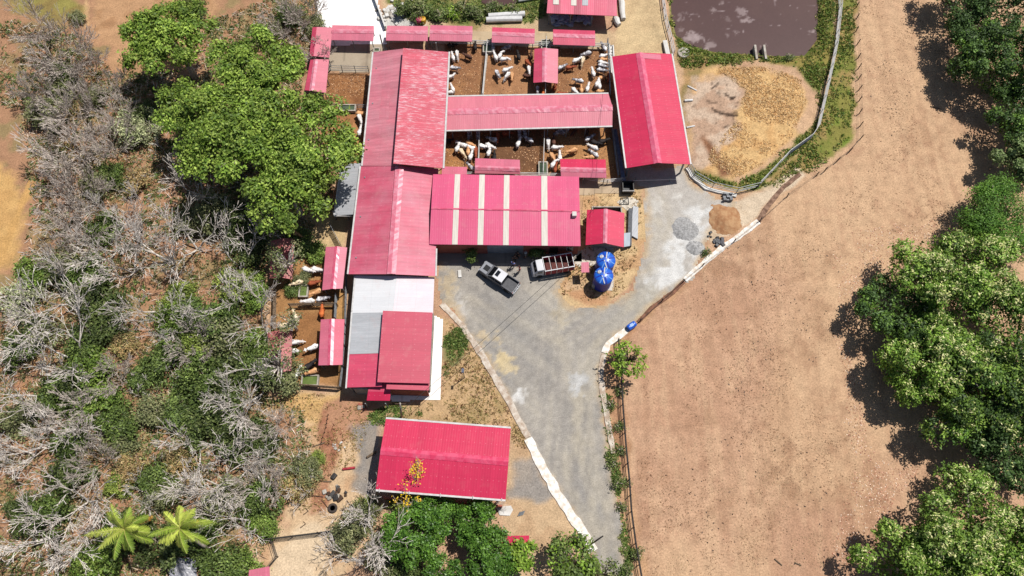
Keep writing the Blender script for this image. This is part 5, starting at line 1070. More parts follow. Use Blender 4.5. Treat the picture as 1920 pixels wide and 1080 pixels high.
def broadtree(name, label, px, hc, R_, rz, pal, seed, nl=14, nb=700, per=14, br=.5, leaf=.26, bark=BARKG, bloom=None, group=None, cat="tree", mat=None, lobe=(.34, .5), nlimb=14, shift=(0, 0), var=.22, squash=.8, rr_=(.45, .78), fill=0):
    rs = np.random.RandomState(seed); p = W(*px, hc)
    t = thing(name, label, cat, (p.x+shift[0], p.y+shift[1], 0), group)
    Pn, Nn, sz, cl, bc, d = crown(rs, R_, rz, nl, nb, per, br, leaf, pal, hc-rz*.45, lobe, squash, var, (-shift[0], -shift[1]), rr_, fill)
    off = np.array([t.location.x, t.location.y, 0])
    leafmesh("crown", Pn+off, Nn, sz, cl, mat or LEAF, t)
    m = limbs(rs, bc, hc, .045*R_+.1, nlimb); m.v = [(a+off[0], b+off[1], c) for a, b, c in m.v]; m.build("trunk", bark, t, smooth=True)
    if bloom:
        up = bc[(d[:, 2] > .45)]; k = np.repeat(up[rs.choice(len(up), int(len(up)*bloom[1]))], 8, 0)
        n = len(k); pb = palarr(bloom[0]); leafmesh("blossom", k+rs.randn(n, 3)*.2+[0, 0, .22]+off, unit(rs.randn(n, 3)*.6+[0, 0, 1]), .17*rs.uniform(.6, 1.3, n), pb[rs.randint(0, len(pb), n)]*rs.uniform(.8, 1.15, (n, 1)), LEAF, t, .35)
    return t
BR = [(116,146,48),(132,164,56),(96,128,42),(150,178,70)]
MID = [(104,124,60),(86,106,50),(122,140,72),(76,92,46)]
DK = [(84,98,50),(66,80,42),(96,112,58),(108,118,68)]
OL = [(134,138,92),(118,124,82),(152,152,108),(100,108,70)]
YG = [(150,176,62),(170,188,80),(128,158,54)]
# big trees on the left
GT_ = dict(per=13, br=.34, leaf=.21, lobe=(.15, .24), squash=.6, var=.26, rr_=(.4, .86))
BR2 = [(142,166,70),(120,148,56),(160,182,82),(98,126,48)]
broadtree("broadleaf_tree", "tall bright green tree at upper left standing apart above the big spreading one", (314, 62), 9.5, 6.6, 3.2, BR2, 11, nl=38, nb=1000, fill=1100, **GT_)
broadtree("broadleaf_tree", "upper part of the great green tree group, beside the upper left shelters", (480, 108), 11, 6.2, 3.0, BR2, 12, nl=36, nb=950, fill=1000, **GT_)
broadtree("broadleaf_tree", "widest green tree of the group left of the long barn", (430, 222), 11.5, 8.2, 3.4, BR2, 13, nl=60, nb=1600, fill=1300, **GT_)
broadtree("broadleaf_tree", "green tree reaching over the long barn's gutter and the grey lean-to", (575, 258), 11, 7.4, 3.2, BR2, 14, nl=50, nb=1200, fill=1000, **GT_)
broadtree("broadleaf_tree", "lower end of the green tree group, leaning above the cattle chute", (530, 345), 9, 5.8, 2.6, BR2+MID[:1], 15, nl=38, nb=850, fill=900, **GT_)
broadtree("broadleaf_tree", "dense left flank of the great green tree group beside the pale bushes", (350, 190), 9, 4.6, 2.6, BR2+MID[:1], 16, nl=26, nb=520, fill=400, **GT_)
# trees along the right edge
FL = [(236,232,170),(214,216,136),(224,224,160)]
RG = [(104,138,50),(122,154,58),(86,116,42),(140,168,70)]; RD = [(74,100,50),(62,86,42),(88,116,56)]
broadtree("mango_tree", "largest flowering tree with cream tips at the right edge, middle of the grove", (1820, 520), 6.5, 8.6, 5, RG+[(140,170,80)], 21, nl=27, nb=1731, per=13, br=.24, leaf=.17, rr_=(.5, .95), squash=.95, fill=3630, bloom=(FL, 0.45), lobe=(.17, .29), var=.3)
broadtree("mango_tree", "darker green tree at the right grove's left front, throwing shade on the pasture", (1705, 575), 5, 5.4, 3.6, RD+RG[:1], 22, nl=18, nb=944, per=13, br=.24, leaf=.17, rr_=(.5, .95), squash=.95, fill=1980, lobe=(.17, .29))
broadtree("mango_tree", "flowering green tree below the largest one in the right grove", (1752, 668), 6, 6.8, 4.6, RG, 23, nl=24, nb=1417, per=13, br=.24, leaf=.17, rr_=(.5, .95), squash=.95, fill=2970, bloom=(FL, 0.27), lobe=(.17, .29), var=.3)
broadtree("mango_tree", "deep green tree at the right edge just above the lowest flowering tree", (1866, 748), 6.5, 7.4, 5, RG+RD, 24, nl=27, nb=1574, per=13, br=.24, leaf=.17, rr_=(.5, .95), squash=.95, fill=3300, bloom=(FL, 0.09), lobe=(.17, .29), var=.32)
broadtree("mango_tree", "dark tree cut by the right edge beside the largest flowering tree", (1940, 640), 6.5, 7, 4.5, RG+RD, 25, nl=24, nb=1101, per=13, br=.24, leaf=.17, rr_=(.5, .95), squash=.95, fill=2310, bloom=(FL, 0.18), lobe=(.17, .29))
broadtree("mango_tree", "lowest flowering tree with pale tips in the bottom right corner", (1848, 1014), 6, 8.0, 4.6, RG+[(140,166,84)], 26, nl=29, nb=1809, per=13, br=.24, leaf=.17, rr_=(.5, .95), squash=.95, fill=3795, bloom=(FL, 0.51), lobe=(.17, .29), var=.28)
broadtree("mango_tree", "green tree in the bottom right corner left of the lowest flowering one", (1722, 1068), 5, 5.4, 3.4, RG, 27, nl=21, nb=1101, per=13, br=.24, leaf=.17, rr_=(.5, .95), squash=.95, fill=2310, bloom=(FL, 0.18), lobe=(.17, .29))
broadtree("mango_tree", "tree at the extreme bottom right edge beyond the lowest flowering one", (1945, 1070), 6, 6, 4, RG, 28, nl=21, nb=944, per=13, br=.24, leaf=.17, rr_=(.5, .95), squash=.95, fill=1980, bloom=(FL, 0.36), lobe=(.17, .29))
broadtree("mango_tree", "big dark green tree in the top right corner above the pasture", (1902, 105), 6.5, 7.0, 5, RG[:1]+RD+[(100,130,60)], 29, nl=27, nb=1495, per=13, br=.24, leaf=.17, rr_=(.5, .95), squash=.95, fill=3135, lobe=(.17, .29), var=.3)
broadtree("mango_tree", "darkest tree behind the top right corner tree, at the top edge", (1860, -12), 6.5, 7.4, 4.6, RD, 30, nl=24, nb=1260, per=13, br=.24, leaf=.17, rr_=(.5, .95), squash=.95, fill=2640, lobe=(.17, .29))
broadtree("mango_tree", "shaded dark tree on the right edge below the top right corner tree", (1950, 205), 6, 6.2, 4.4, RD+RG[:1], 31, nl=21, nb=1022, per=13, br=.24, leaf=.17, rr_=(.5, .95), squash=.95, fill=2145, lobe=(.17, .29))
broadtree("mango_tree", "pale grey green tree at the right edge above the feathery one", (1936, 302), 5.5, 3.8, 3.0, [(150,166,110),(124,146,86),(106,130,72)], 32, nl=16, nb=661, per=13, br=.24, leaf=.17, lobe=(.17, .29), rr_=(.5, .95), squash=.95, fill=1386)
broadtree("acacia_tree", "feathery bright green tree at the right edge above the largest flowering tree", (1885, 405), 5, 5.4, 2.2, [(96,136,48),(78,118,42),(112,150,58)], 33, nl=20, nb=1100, per=18, br=.3, leaf=.12, fill=1500)
broadtree("mango_tree", "deep green tree at the right edge closing the lower end of the right grove", (1920, 818), 6, 5.8, 4, RD, 35, nl=26, nb=900, per=13, br=.24, leaf=.17, rr_=(.5, .95), squash=.95, fill=2400, lobe=(.17, .29), bloom=(FL, 0.07))
# round trees below the lower shed
RT = [(78,124,38),(94,140,44),(66,108,34),(110,152,56)]
RK = dict(per=15, br=.22, leaf=.14, mat=LEAFG, lobe=(.15, .24), squash=.95, rr_=(.5, .9))
RT = [(76,112,40),(92,130,46),(62,96,34),(106,144,56)]
broadtree("round_tree", "largest round dense green tree below the lower red shed's bottom gutter", (775, 1004), 4, 3.6, 3.0, RT, 41, nl=40, nb=800, fill=700, **RK)
broadtree("round_tree", "round dense green tree touching the lower red shed's bottom gutter", (806, 962), 3.4, 2.6, 2.0, RT, 42, nl=30, nb=480, fill=400, **RK)
broadtree("round_tree", "round dense green tree beside the white board, right of the others", (897, 978), 3.6, 2.8, 2.3, RT, 43, nl=30, nb=480, fill=400, **RK)
broadtree("round_tree", "dense green tree left of the flat red canopy, lowest right of the round ones", (916, 1044), 3.8, 3.1, 2.6, RT, 44, nl=36, nb=640, fill=500, **RK)
broadtree("round_tree", "small dense green tree at the bottom edge below the largest round one", (832, 1080), 3.6, 2.4, 1.8, RT, 48, nl=24, nb=330, fill=250, **RK)
TH = dict(nl=16, per=9, br=.3, leaf=.14, lobe=(.2, .32), squash=.6, nlimb=30, bark=BARKW)
broadtree("leafy_tree", "thin olive tree spreading over the broken purple roof above the left pens", (528, 482), 5, 3.0, 1.5, OL+MID[:1], 51, nb=80, **TH)
broadtree("leafy_tree", "thin olive tree spreading over the patchy red shelter by the left pens", (512, 675), 5, 3.2, 1.5, OL+MID, 52, nb=110, **TH)
broadtree("leafy_tree", "thin greyish tree over the upper end of the patchy red shelter", (540, 600), 4, 1.8, 1.2, OL, 53, nb=35, **TH)
broadtree("leafy_tree", "leafy tree with lighter leaves at the lower end of the white kerb", (1080, 1058), 4.5, 2.9, 1.8, MID+BR[:2], 45, nl=12, nb=260, per=14, br=.34, leaf=.2)
broadtree("leafy_tree", "greyish green sapling at the bottom edge where the drive leaves the photo", (1140, 1078), 3.5, 2.0, 1.2, OL+MID, 46, nl=8, nb=150, per=12, br=.3, leaf=.16)
broadtree("leafy_tree", "slender leafy shrub growing over the flat red canopy", (985, 1042), 3.4, 1.7, 1.4, BR, 47, nl=8, nb=90, per=12, br=.28, leaf=.2)
broadtree("leafy_tree", "sparse bright sapling over the drain beside the drive", (1180, 672), 3.4, 2.3, 1.3, BR+YG, 48, nl=12, nb=75, per=9, br=.24, leaf=.2, bark=BARKD, nlimb=22)
for px, r, s, lab in (((1168,668),.9,61,"green shrub just left of the sparse sapling by the drive"),((1164,732),.7,62,"small round green shrub on the fence below the sparse sapling"),((1160,800),.8,63,"weedy shrub on the fence halfway down the drive"),((1166,842),.6,64,"low green shrub on the drive's fence opposite the lower shed"),((1171,905),.8,65,"green shrub on the drive's fence with a dark shadow"),((1148,760),.5,66,"thin weed strip plant at the drive's edge by the drain"),((1150,868),.7,67,"long weed clump at the drive's right edge"),((1154,910),.8,68,"weed clump at the drive's right edge just below another"),((1166,950),.6,69,"lowest weed clump at the drive's right edge"),((1325,474),.6,70,"small lone green shrub by the white gutter"),((1480,105),.8,71,"round dark shrub on the bank between pond and dried lagoon"),((1196,1040),.9,72,"grass green shrub on the fence at the bottom edge")):
    broadtree("shrub", lab, px, r*.8, r*.8, r*.5, MID+OL[:2], s, nl=9, nb=int(42*r+8), per=7, br=.2, leaf=.1, nlimb=5, cat="shrub")
broadtree("potted_shrub", "dark shrub in the workshop's shade left of the grey roll-up door", (882, 472), 1.6, .95, .9, MID, 73, nl=7, nb=70, per=12, br=.2, leaf=.14, nlimb=5, cat="shrub")
broadtree("potted_shrub", "dark shrub in the workshop's shade right of the grey roll-up door", (1007, 474), 1.6, .95, .9, MID, 74, nl=7, nb=70, per=12, br=.2, leaf=.14, nlimb=5, cat="shrub")
broadtree("dark_bush", "dark round bush at the corner of the weedy strip by the rubble at the top", (757, 13), 1.5, 1.1, 1.0, DK, 75, nl=7, nb=90, per=12, br=.2, leaf=.15, nlimb=5, cat="bush")
for i, (x, y, r) in enumerate(((790,16,1.8),(822,22,1.4),(846,24,1.0),(870,14,1.6),(900,22,1.3),(925,14,1.2),(782,34,.9),(960,18,1.0))):
    broadtree("weed_clump", ["low weedy bush right of the dark round bush at the top","weedy clump in the middle of the green strip at the top","broad-leaved pale weed in the green strip above the shelters","tangled weeds above the shelter touching the tall barn","weeds at the left end of the two white pipes","weeds at the top edge left of the small pipe","thin weeds just above the pink drum","dry weeds above the two white pipes"][i], (x, y), r*.6, r, r*.5, MID+OL if i != 2 else BR+YG, 80+i, nl=9, nb=int(60*r), per=10, br=.22, leaf=.14, nlimb=4, cat="weeds")
# ------------------------------------------------------------------ leafless trees
def baremesh(seed, nst, L0, r0, depth, open_, ang, ratio=.78, rmin=.024, jit=.09, lat=.55, up=.05, join=False):
    """vase-shaped leafless tree: limbs fork again and again, straight and upward"""
    rs = np.random.RandomState(seed); Ts = []; Bs = []
    def turn(d, a):
        q = Vector(rs.randn(3)).cross(d)
        if q.length < 1e-3: q = Vector((1, 0, 0))
        return (d*math.cos(a)+q.normalized()*math.sin(a)).normalized()
    def gr(p, d, L, r, lv):
        pts = [p]; rad = [r]
        for i in range(3):
            d = (d+Vector(rs.randn(3)*jit)+Vector((0, 0, up))).normalized(); p = p+d*(L/3); pts.append(p); rad.append(max(rmin, r*(1-.28*(i+1)/3)))
            if i < 2 and lv and lv < depth and rs.rand() < lat: gr(p, turn(d, R(rs.uniform(30, 60))), L*rs.uniform(.45, .7), max(rmin, rad[-1]*.5), min(depth, lv+2))
        (Ts if lv <= 1 else Bs)[-1].tube(pts, rad, 6 if lv <= 1 else (4 if lv == 2 else 3), False)
        if lv < depth:
            for _ in range(2 if rs.rand() < .7 else 3): gr(p, turn(d, R(rs.uniform(*ang))), L*ratio*rs.uniform(.75, 1.1), max(rmin, rad[-1]*.72), lv+1)
    for s in range(nst):
        if s == 0 or not join: Ts.append(MB()); Bs.append(MB())
        a = s*6.28/nst+rs.uniform(-.5, .5); o = open_*rs.uniform(.7, 1.2); gr(Vector((0, 0, -.1)), Vector((math.cos(a)*o, math.sin(a)*o, 1)).normalized(), L0*rs.uniform(.85, 1.15), r0*rs.uniform(.75, 1), 0)
    return Ts, Bs
def hide_proto(t): t.location = (0, 0, 0)
BARE = [baremesh(sd, nst, L0, r0, 5, op, (14, 36), .84, .03, .06, .42, .03) for sd, nst, L0, r0, op in ((1,3,2.5,.17,.9),(2,2,2.7,.19,.8),(3,4,2.3,.15,1.1),(4,3,2.6,.17,1.0),(5,2,2.5,.18,1.1))]
TWIG = [baremesh(20+i, 7, 1.7, .06, 5, .9, (10, 26), .84, .022, .05, .5, .05, join=True) for i in range(3)]
SNAG = [baremesh(40+i, 3, 1.3, .06, 3, 1.0, (18, 45), .85, .026, .07) for i in range(3)]
protos = {}
def bareproto(key, tb, mt, mb, nm):
    T, B = tb; protos[key] = (nm, T, B, mt, mb, [])
for i, t_ in enumerate(BARE): bareproto(('b', i), t_, BARKW, BARKW, "bare_tree")
for i, t_ in enumerate(TWIG): bareproto(('t', i), t_, BARKG, TWIGM, "twiggy_tree")
for i, t_ in enumerate(SNAG): bareproto(('s', i), t_, BARKG, BARKW, "bare_shrub")
def putbare(kind, px, hc, sc, label, seed=0, group=None):
    n = {'b': 5, 't': 3, 's': 3}[kind]; rn = random.Random(int(px[0]*31+px[1]*17+seed)); nm, T, B, mt, mb, cache = protos[(kind, rn.randrange(n))]
    p = W(*px, hc); t = thing(nm, label, "bush" if kind == 's' else "tree", (0, 0, 0), group)
    if not cache:
        for q in T: cache.append(q.build("trunk", mt, t, smooth=True))
        for q in B: cache.append(q.build("branches", mb, t))
    else:
        for c in cache: o = c.copy(); COL.objects.link(o); o.parent = t
    t.location = (p.x, p.y, 0); t.rotation_euler = (rn.uniform(-.12, .12), rn.uniform(-.12, .12), rn.uniform(0, 6.28)); t.scale = (sc, sc, sc*rn.uniform(.85, 1.05)); return t
GB = "leafless trees in the left scrub"
for x, y, sc, lab in ((232,395,1.0,"white-barked leafless tree below the pale bush at the left of the big green tree"),(288,455,1.2,"forked white leafless tree in the centre of the left scrub"),(335,430,1.15,"tall white leafless tree with upright limbs right of the forked one"),(355,335,.9,"white leafless tree in the shade under the widest green tree"),(180,440,1.0,"leafless tree with limbs spread left, level with the workshop roof"),(215,480,1.0,"leafless tree with long level limbs in the scrub's middle"),(430,475,1.0,"white leafless tree left of the broken purple roof"),(410,560,1.1,"leafless tree with one long curved limb left of the left pens"),(470,590,.9,"leafless tree beside the pale wooden fence of the left pens"),(300,600,.9,"leafless tree with a star of white limbs in the scrub's middle"),(262,560,.9,"leafless tree above the orange soil gap"),(105,530,1.15,"white leafless tree among pale bushes at the left, level with the left pens"),(30,590,1.1,"leafless tree at the left edge, level with the cream lying cow"),(95,650,1.25,"large white leafless tree at the left, level with the lower barn"),(40,720,1.1,"leafless tree at the left edge, level with the small porch"),(70,810,1.1,"tangled leafless tree at the left, level with the lower red shed's top"),(20,840,.9,"leafless tree at the left edge, level with the lower red shed"),(110,930,1.2,"big white leafless tree left of the coconut palms"),(40,1000,1.2,"leafless tree in the bottom left corner"),(150,1020,1.0,"leafless tree at the bottom, just left of the palms"),(430,770,1.0,"leafless tree over dark bushes left of the sandy yard"),(470,720,.9,"leafless tree below the patchy red shelter"),(345,830,.9,"leafless tree in the scrub above the right palm"),(430,870,1.1,"thin leafless tree left of the sandy yard, level with the lower shed"),(380,900,1.0,"leafless tree with crossing limbs right above the right palm"),(250,940,.7,"leafless tree just above the left palm"),(455,970,1.0,"drooping leafless tree at the top of the mesh fence"),(685,1000,1.1,"pale leafless tree left of the round green trees at the bottom"),(660,1050,.9,"lower leafless tree left of the round green trees"),(905,960,.5,"small bare tree poking out above the round green trees")):
    putbare('b', (x, y), 5.2*sc, sc*.82, lab, group=GB)
GT = "fine twigged grey trees in the left scrub"
for x, y, sc, lab in ((60,30,1.1,"grey twiggy tree in the top left corner"),(95,85,1.3,"broad grey twiggy tree at upper left, level with the upper shelters"),(55,150,1.0,"grey twiggy tree at the left edge, level with the feed barn's top"),(150,105,1.0,"grey twiggy tree beside the brown field at upper left"),(130,185,1.1,"grey twiggy tree at upper left, level with the feed barn"),(95,225,1.0,"grey twiggy tree near the left edge, level with the feed barn's bottom"),(110,270,1.4,"broadest grey twiggy tree at the left, level with the middle pens"),(190,265,1.0,"grey twiggy tree left of the pale bush"),(100,325,1.0,"grey twiggy tree beside the golden strip at the left edge"),(140,345,1.1,"grey twiggy tree left of the white leafless ones"),(115,392,.9,"low grey twiggy tree at the golden strip's right side"),(130,430,1.0,"grey twiggy tree, level with the pump house, near the golden strip"),(100,470,.8,"grey twiggy tree at the golden strip's lower end"),(200,150,.8,"thin grey twiggy tree left of the tall bright green tree"),(210,205,.9,"thin grey twiggy tree left of the great green group"),(560,15,.9,"grey twiggy tree at the top edge left of the white concrete yard"),(590,85,.8,"twiggy tree leaning over the dull pink shelter at upper left"),(520,30,.9,"grey twiggy tree at the top edge above the great green group"),(350,640,.9,"grey twiggy tree in the scrub left of the patchy red shelter"),(120,770,1.0,"grey twiggy tree below the large white leafless one at the left"),(170,860,.9,"grey twiggy tree, level with the lower red shed, left of the orange soil"),(500,800,.8,"grey twiggy tree at the scrub's edge by the dry grass"),(200,700,.9,"grey twiggy tree beside the orange soil gap at the left"),(480,900,.9,"grey twiggy tree at the sandy yard's left edge")):
    putbare('t', (x, y), 4.2*sc, sc*.92, lab, group=GT)
GS = "bare shrubs in the left scrub"
k = 0
SN = [(255,240),(255,330),(165,560),(330,520),(390,410),(500,440),(225,610),(160,610),(310,700),(260,740),(210,800),(330,900),(300,870),(110,870),(60,930),(90,1050),(540,860),(560,900),(530,790),(400,650),(360,700),(440,540),(190,520),(280,390),(240,180),(90,300),(25,680),(460,840),(560,930),(640,960),(290,220),(265,250),(300,280),(700,1050),(660,1075)]
for x, y in SN: putbare('s', (x, y), 1.8, .75, "small leafless grey shrub standing in the dry scrub", group=GS)
# ------------------------------------------------------------------ bushes
bush_c = {}
BK = {'mid': (MID, "mid green"), 'dark': (DK, "dark green"), 'bright': ([(112,142,56),(128,152,64),(98,122,52),(146,166,84)], "bright green"), 'olive': (OL, "greyish olive"), 'yel': ([(146,164,70),(162,174,86),(124,142,64),(108,122,60)], "yellow green"), 'pale': ([(166,172,128),(146,154,110),(186,188,146)], "pale grey green"), 'dry': ([(190,164,116),(164,136,92),(150,146,90)], "straw coloured")}
def putbush(kind, px, r, label, group=None):
    rn = random.Random(int(px[0]*13+px[1]*7)); v = rn.randrange(3); key = (kind, v); p = W(*px, r*1.0)
    t = thing("bush", label, "bush", (0, 0, 0), group)
    if key not in bush_c:
        rs = np.random.RandomState(v*7+len(kind)+300); Pn, Nn, sz, cl, bc, d = crown(rs, 2.1, 1.5, 22, 200 if kind in ('olive', 'pale', 'dry') else 300, 11, .3, .13, BK[kind][0], .9, (.16, .3), .8, .3, rr_=(.4, .95), fill=200)
        a = leafmesh("crown", Pn, Nn, sz, cl, LEAF, t); m = limbs(rs, bc, 1.2, .08, 16); b = m.build("trunk", BARKG, t); bush_c[key] = (a, b)
    else:
        for c in bush_c[key]: o = c.copy(); COL.objects.link(o); o.parent = t
    s = r/2.0; t.location = (p.x, p.y, 0); t.rotation_euler = (0, 0, rn.uniform(0, 6.28)); t.scale = (s*rn.uniform(.9, 1.2), s*rn.uniform(.9, 1.15), s*rn.uniform(.8, 1.1)); return t
for kind, x, y, r, where in (
 ('olive',120,160,2.2,"under grey twigs at upper left"),('olive',80,200,2.4,"near the left edge, level with the feed barn"),('mid',110,130,1.6,"small one under grey twigs at upper left"),('olive',140,30,1.2,"at the top edge left of the narrow path"),('olive',170,175,1.8,"below the narrow path at upper left"),('pale',235,235,2.6,"left of the great green group, crossed by white limbs"),('pale',275,225,2.2,"between white limbs and the great green group"),('dark',258,205,2.0,"in deep shade left of the widest green tree"),
 ('olive',180,335,2.2,"left of the forked white leafless tree"),('mid',205,325,1.8,"above the forked white leafless tree"),('mid',190,420,2.0,"below a leafless tree's level limbs"),('olive',385,395,2.6,"under the great green group's lower side"),('olive',345,410,2.2,"right of the upright white leafless tree"),('dark',430,410,2.6,"in the shade below the great green group"),('dark',460,450,2.4,"left of the broken purple roof"),('mid',560,450,1.8,"above the dusty pink shelter's left side"),('olive',530,470,2.0,"over the broken purple roof"),('bright',590,470,1.2,"touching the dusty pink shelter's left edge"),('olive',565,520,1.2,"over the green trough in the left pens"),('mid',545,540,1.0,"beside the green trough in the left pens"),
 ('yel',435,530,2.4,"brightest one left of the left pens"),('bright',470,540,2.0,"right of the brightest yellow one by the left pens"),('yel',335,545,1.8,"in the scrub's middle beside white limbs"),('yel',318,575,1.4,"small one in the scrub's middle"),('bright',320,590,2.2,"in the scrub's middle, level with the left pens"),('mid',400,600,2.8,"left of the white plank fence"),('mid',350,590,2.4,"below the small yellow one in the scrub's middle"),('olive',420,640,2.8,"left of the patchy red shelter, upper one"),('bright',470,640,2.2,"against the pale wooden fence of the left pens"),('mid',480,680,2.4,"overhanging the patchy red shelter"),('olive',520,700,2.4,"over the patchy red shelter's lower corner"),('yel',360,650,2.0,"right of the star-limbed leafless tree"),
 ('mid',370,710,3.0,"in the dense green patch left of the lower barn"),('dark',400,740,3.2,"in the dense dark patch left of the sandy yard"),('dark',370,790,3.0,"lowest in the dense dark patch left of the sandy yard"),('dark',430,810,2.6,"at the sandy yard's left side, level with the lower shed"),('dark',440,690,2.8,"above the dense dark patch, below the patchy shelter"),('mid',330,760,2.4,"on the left flank of the dense dark patch"),('olive',280,760,2.2,"in the orange soil gap of the scrub"),('mid',260,700,2.2,"right of the orange soil gap, level with the lower barn"),('mid',300,670,2.4,"below the star-limbed leafless tree"),('dark',490,830,2.0,"at the scrub's edge by the dry grass"),
 ('bright',55,510,2.4,"at the left edge below the golden strip"),('olive',100,500,2.6,"among white limbs below the golden strip"),('pale',30,550,2.4,"at the left edge, level with the tanks"),('olive',140,540,2.4,"right of the white limbs below the golden strip"),('dark',185,560,2.8,"left of the orange soil gap, upper one"),('dark',170,610,2.8,"left of the orange soil gap, lower one"),('mid',160,510,2.4,"above the dark ones left of the orange soil gap"),('olive',70,610,2.4,"under white limbs at the left, level with the lower barn's top"),('mid',25,650,2.2,"at the left edge under white limbs"),('bright',165,690,2.4,"brightest one below the large white leafless tree"),('bright',170,745,2.4,"lower bright one below the large white leafless tree"),('dark',130,720,2.6,"under the large white leafless tree's lower limbs"),('mid',90,740,2.2,"at the left, level with the porch"),('mid',150,650,2.0,"among white limbs right of the large leafless tree"),
 ('mid',215,790,2.4,"on the orange soil, level with the lower shed's top"),('olive',220,830,2.0,"on the orange soil, level with the lower shed's ridge"),('mid',120,830,2.2,"right of the tangled leafless tree at the left"),('olive',30,780,2.0,"at the left edge above the tangled leafless tree"),('dark',125,890,2.2,"above the big white leafless tree left of the palms"),('yel',215,905,1.6,"bright patch left above the palms"),('mid',280,895,2.2,"above the two palms"),('olive',300,930,2.0,"right above the left palm"),('mid',80,960,2.2,"under the big white leafless tree left of the palms"),('dark',40,960,2.0,"in the bottom left, under leafless limbs"),('bright',170,1055,2.4,"at the bottom edge below the left palm"),('yel',160,1070,2.0,"at the bottom edge, left of the left palm's foot"),('mid',215,1000,2.6,"under the left palm's fronds"),('dark',290,1020,2.4,"between the two palms' trunks"),('mid',360,1000,2.4,"under the right palm's fronds"),('mid',405,1060,2.4,"at the bottom edge right of the grey tarpaulin"),('bright',450,1068,1.8,"at the bottom edge left of the purplish canopy"),('olive',420,930,2.4,"right of the right palm"),('mid',480,935,2.2,"above the mesh fence's left end"),('bright',490,980,1.6,"at the mesh fence's left end"),('olive',570,880,1.8,"on the dry grass above the tyre"),('yel',590,860,.9,"tiny one on the dry grass beside the stakes"),('dry',560,910,1.6,"on the sandy yard's edge above the tyre"),
 ('olive',690,960,1.8,"left of the round green trees, above"),('olive',650,1000,2.0,"over the mesh fence's right end"),('yel',690,945,1.2,"left of the lower shed's bottom corner"),('yel',760,945,1.6,"yellowish one at the lower shed's bottom gutter"),('olive',720,1040,2.2,"between bare limbs left of the round green trees"),('dark',760,1060,2.0,"in shade between bare limbs and round trees"),
 ('mid',540,20,2.0,"at the top edge left of the white concrete yard"),('olive',590,40,1.8,"at the white concrete yard's left side"),('olive',500,55,2.0,"above the great green group at the top"),('dark',355,10,2.2,"at the top edge right of the tall bright green tree"),('dry',250,330,2.0,"below the pale ones left of the great green group"),('dry',230,640,1.6,"on the orange soil gap"),('dry',240,880,1.8,"on orange soil above the palms"),('dry',330,860,1.8,"right of the orange soil above the palms")):
    putbush(kind, (x, y), r, f"{BK[kind][1]} bush {where}")
# yellow-leaved slender tree in front of the lower shed
rs = np.random.RandomState(77); pY = W(782, 944, 0); t = thing("slender_tree", "slender yellow-leaved tree rising in front of the lower red shed's roof", "tree", (pY.x, pY.y, 0))
(T,), (B,) = baremesh(63, 1, 2.3, .08, 4, .1, (28, 56), .82, .02, .12, .7); L = wloc(t)
sh = lambda c: .62*max(0, c-1.2)
T.v = [(a+L.x, b+L.y+sh(c), c*1.12) for a, b, c in T.v]; B.v = [(a+L.x, b+L.y+sh(c), c*1.12) for a, b, c in B.v]
T.build("trunk", BARKG, t); B.build("branches", BARKG, t)
Bv = np.array(B.v); Bv = Bv[Bv[:, 2] > max(4.9, np.percentile(Bv[:, 2], 50))]; ends = Bv[rs.choice(len(Bv), 80)]; k = np.repeat(ends, 3, 0); n = len(k); py_ = palarr([(246,206,40),(236,190,40),(214,190,60)])
leafmesh("leaves", k+rs.randn(n, 3)*.2, unit(rs.randn(n, 3)*.5+[0, 0, 1]), .13*rs.uniform(.6, 1.2, n), py_[rs.randint(0, 3, n)], LEAF, t)
# coconut palms
def palm(label, px, hc, foot, seed):
    rs = np.random.RandomState(seed); top = W(*px, hc); ft = W(*foot, 0); t = thing("coconut_palm", label, "palm", (ft.x, ft.y, 0), "coconut palms")
    mid = ft.lerp(top, .5)+Vector((0, 0, hc*.08)); MB().tube([ft, ft.lerp(mid, .5)+Vector((0, 0, .3)), mid, mid.lerp(top, .6)+Vector((0, 0, .2)), top], [.24, .19, .16, .14, .15], 8).build("trunk", BARKG, t, smooth=True)
    pal = palarr([(164,182,72),(144,168,62),(186,198,88),(124,150,56)])
    for f in range(19):
        a = f*2*math.pi/19*2.4+rs.uniform(-.3, .3); el = rs.uniform(.2, 1.25) if f % 3 else rs.uniform(-.5, .1); Lf = rs.uniform(2.2, 4.2)
        pts = [np.array(top)]; d = np.array([math.cos(a)*math.cos(el), math.sin(a)*math.cos(el), math.sin(el)])
        for i in range(14): pts.append(pts[-1]+d*Lf/14); d = d+[0, 0, -.10]+rs.randn(3)*.02; d = d/np.linalg.norm(d)
        pts = np.array(pts); V = []; C = []; base_c = pal[rs.randint(0, 4)]*rs.uniform(.8, 1.15)
        if f == 9: base_c = np.array(A((206, 150, 70), LK))
        for i in range(len(pts)-1):
            for half in (0., .5):
                p = pts[i]*(1-half)+pts[i+1]*half; tg = pts[i+1]-pts[i]; tg = tg/np.linalg.norm(tg); sd2 = np.cross(tg, [0, 0, 1]); sd2 = sd2/np.linalg.norm(sd2); ll = .74*math.sin(math.pi*min(.97, (i+half+1.2)/15))**.7
                for sg in (-1, 1):
                    tip = p+(sd2*sg*.62+tg*.6+np.array([0, 0, -.55+rs.uniform(-.2, .2)]))*ll*rs.uniform(.8, 1.1); wv = tg*.06
                    V += [p-wv, p+wv, tip+wv*.3, tip-wv*.3]; C += [base_c*rs.uniform(.8, 1.2)]*4
        q = len(V); Vr = np.array(V); rawmesh("frond", Vr, np.arange(q).reshape(-1, 4), np.array(C), LEAFG, parent=t)
        MB().tube([tuple(x) for x in pts], [.045*(1-.8*i/14) for i in range(15)], 4).build("rachis", M("frond_stem", (206, 200, 110), None, 3, .6), t.children[-1])
    return t
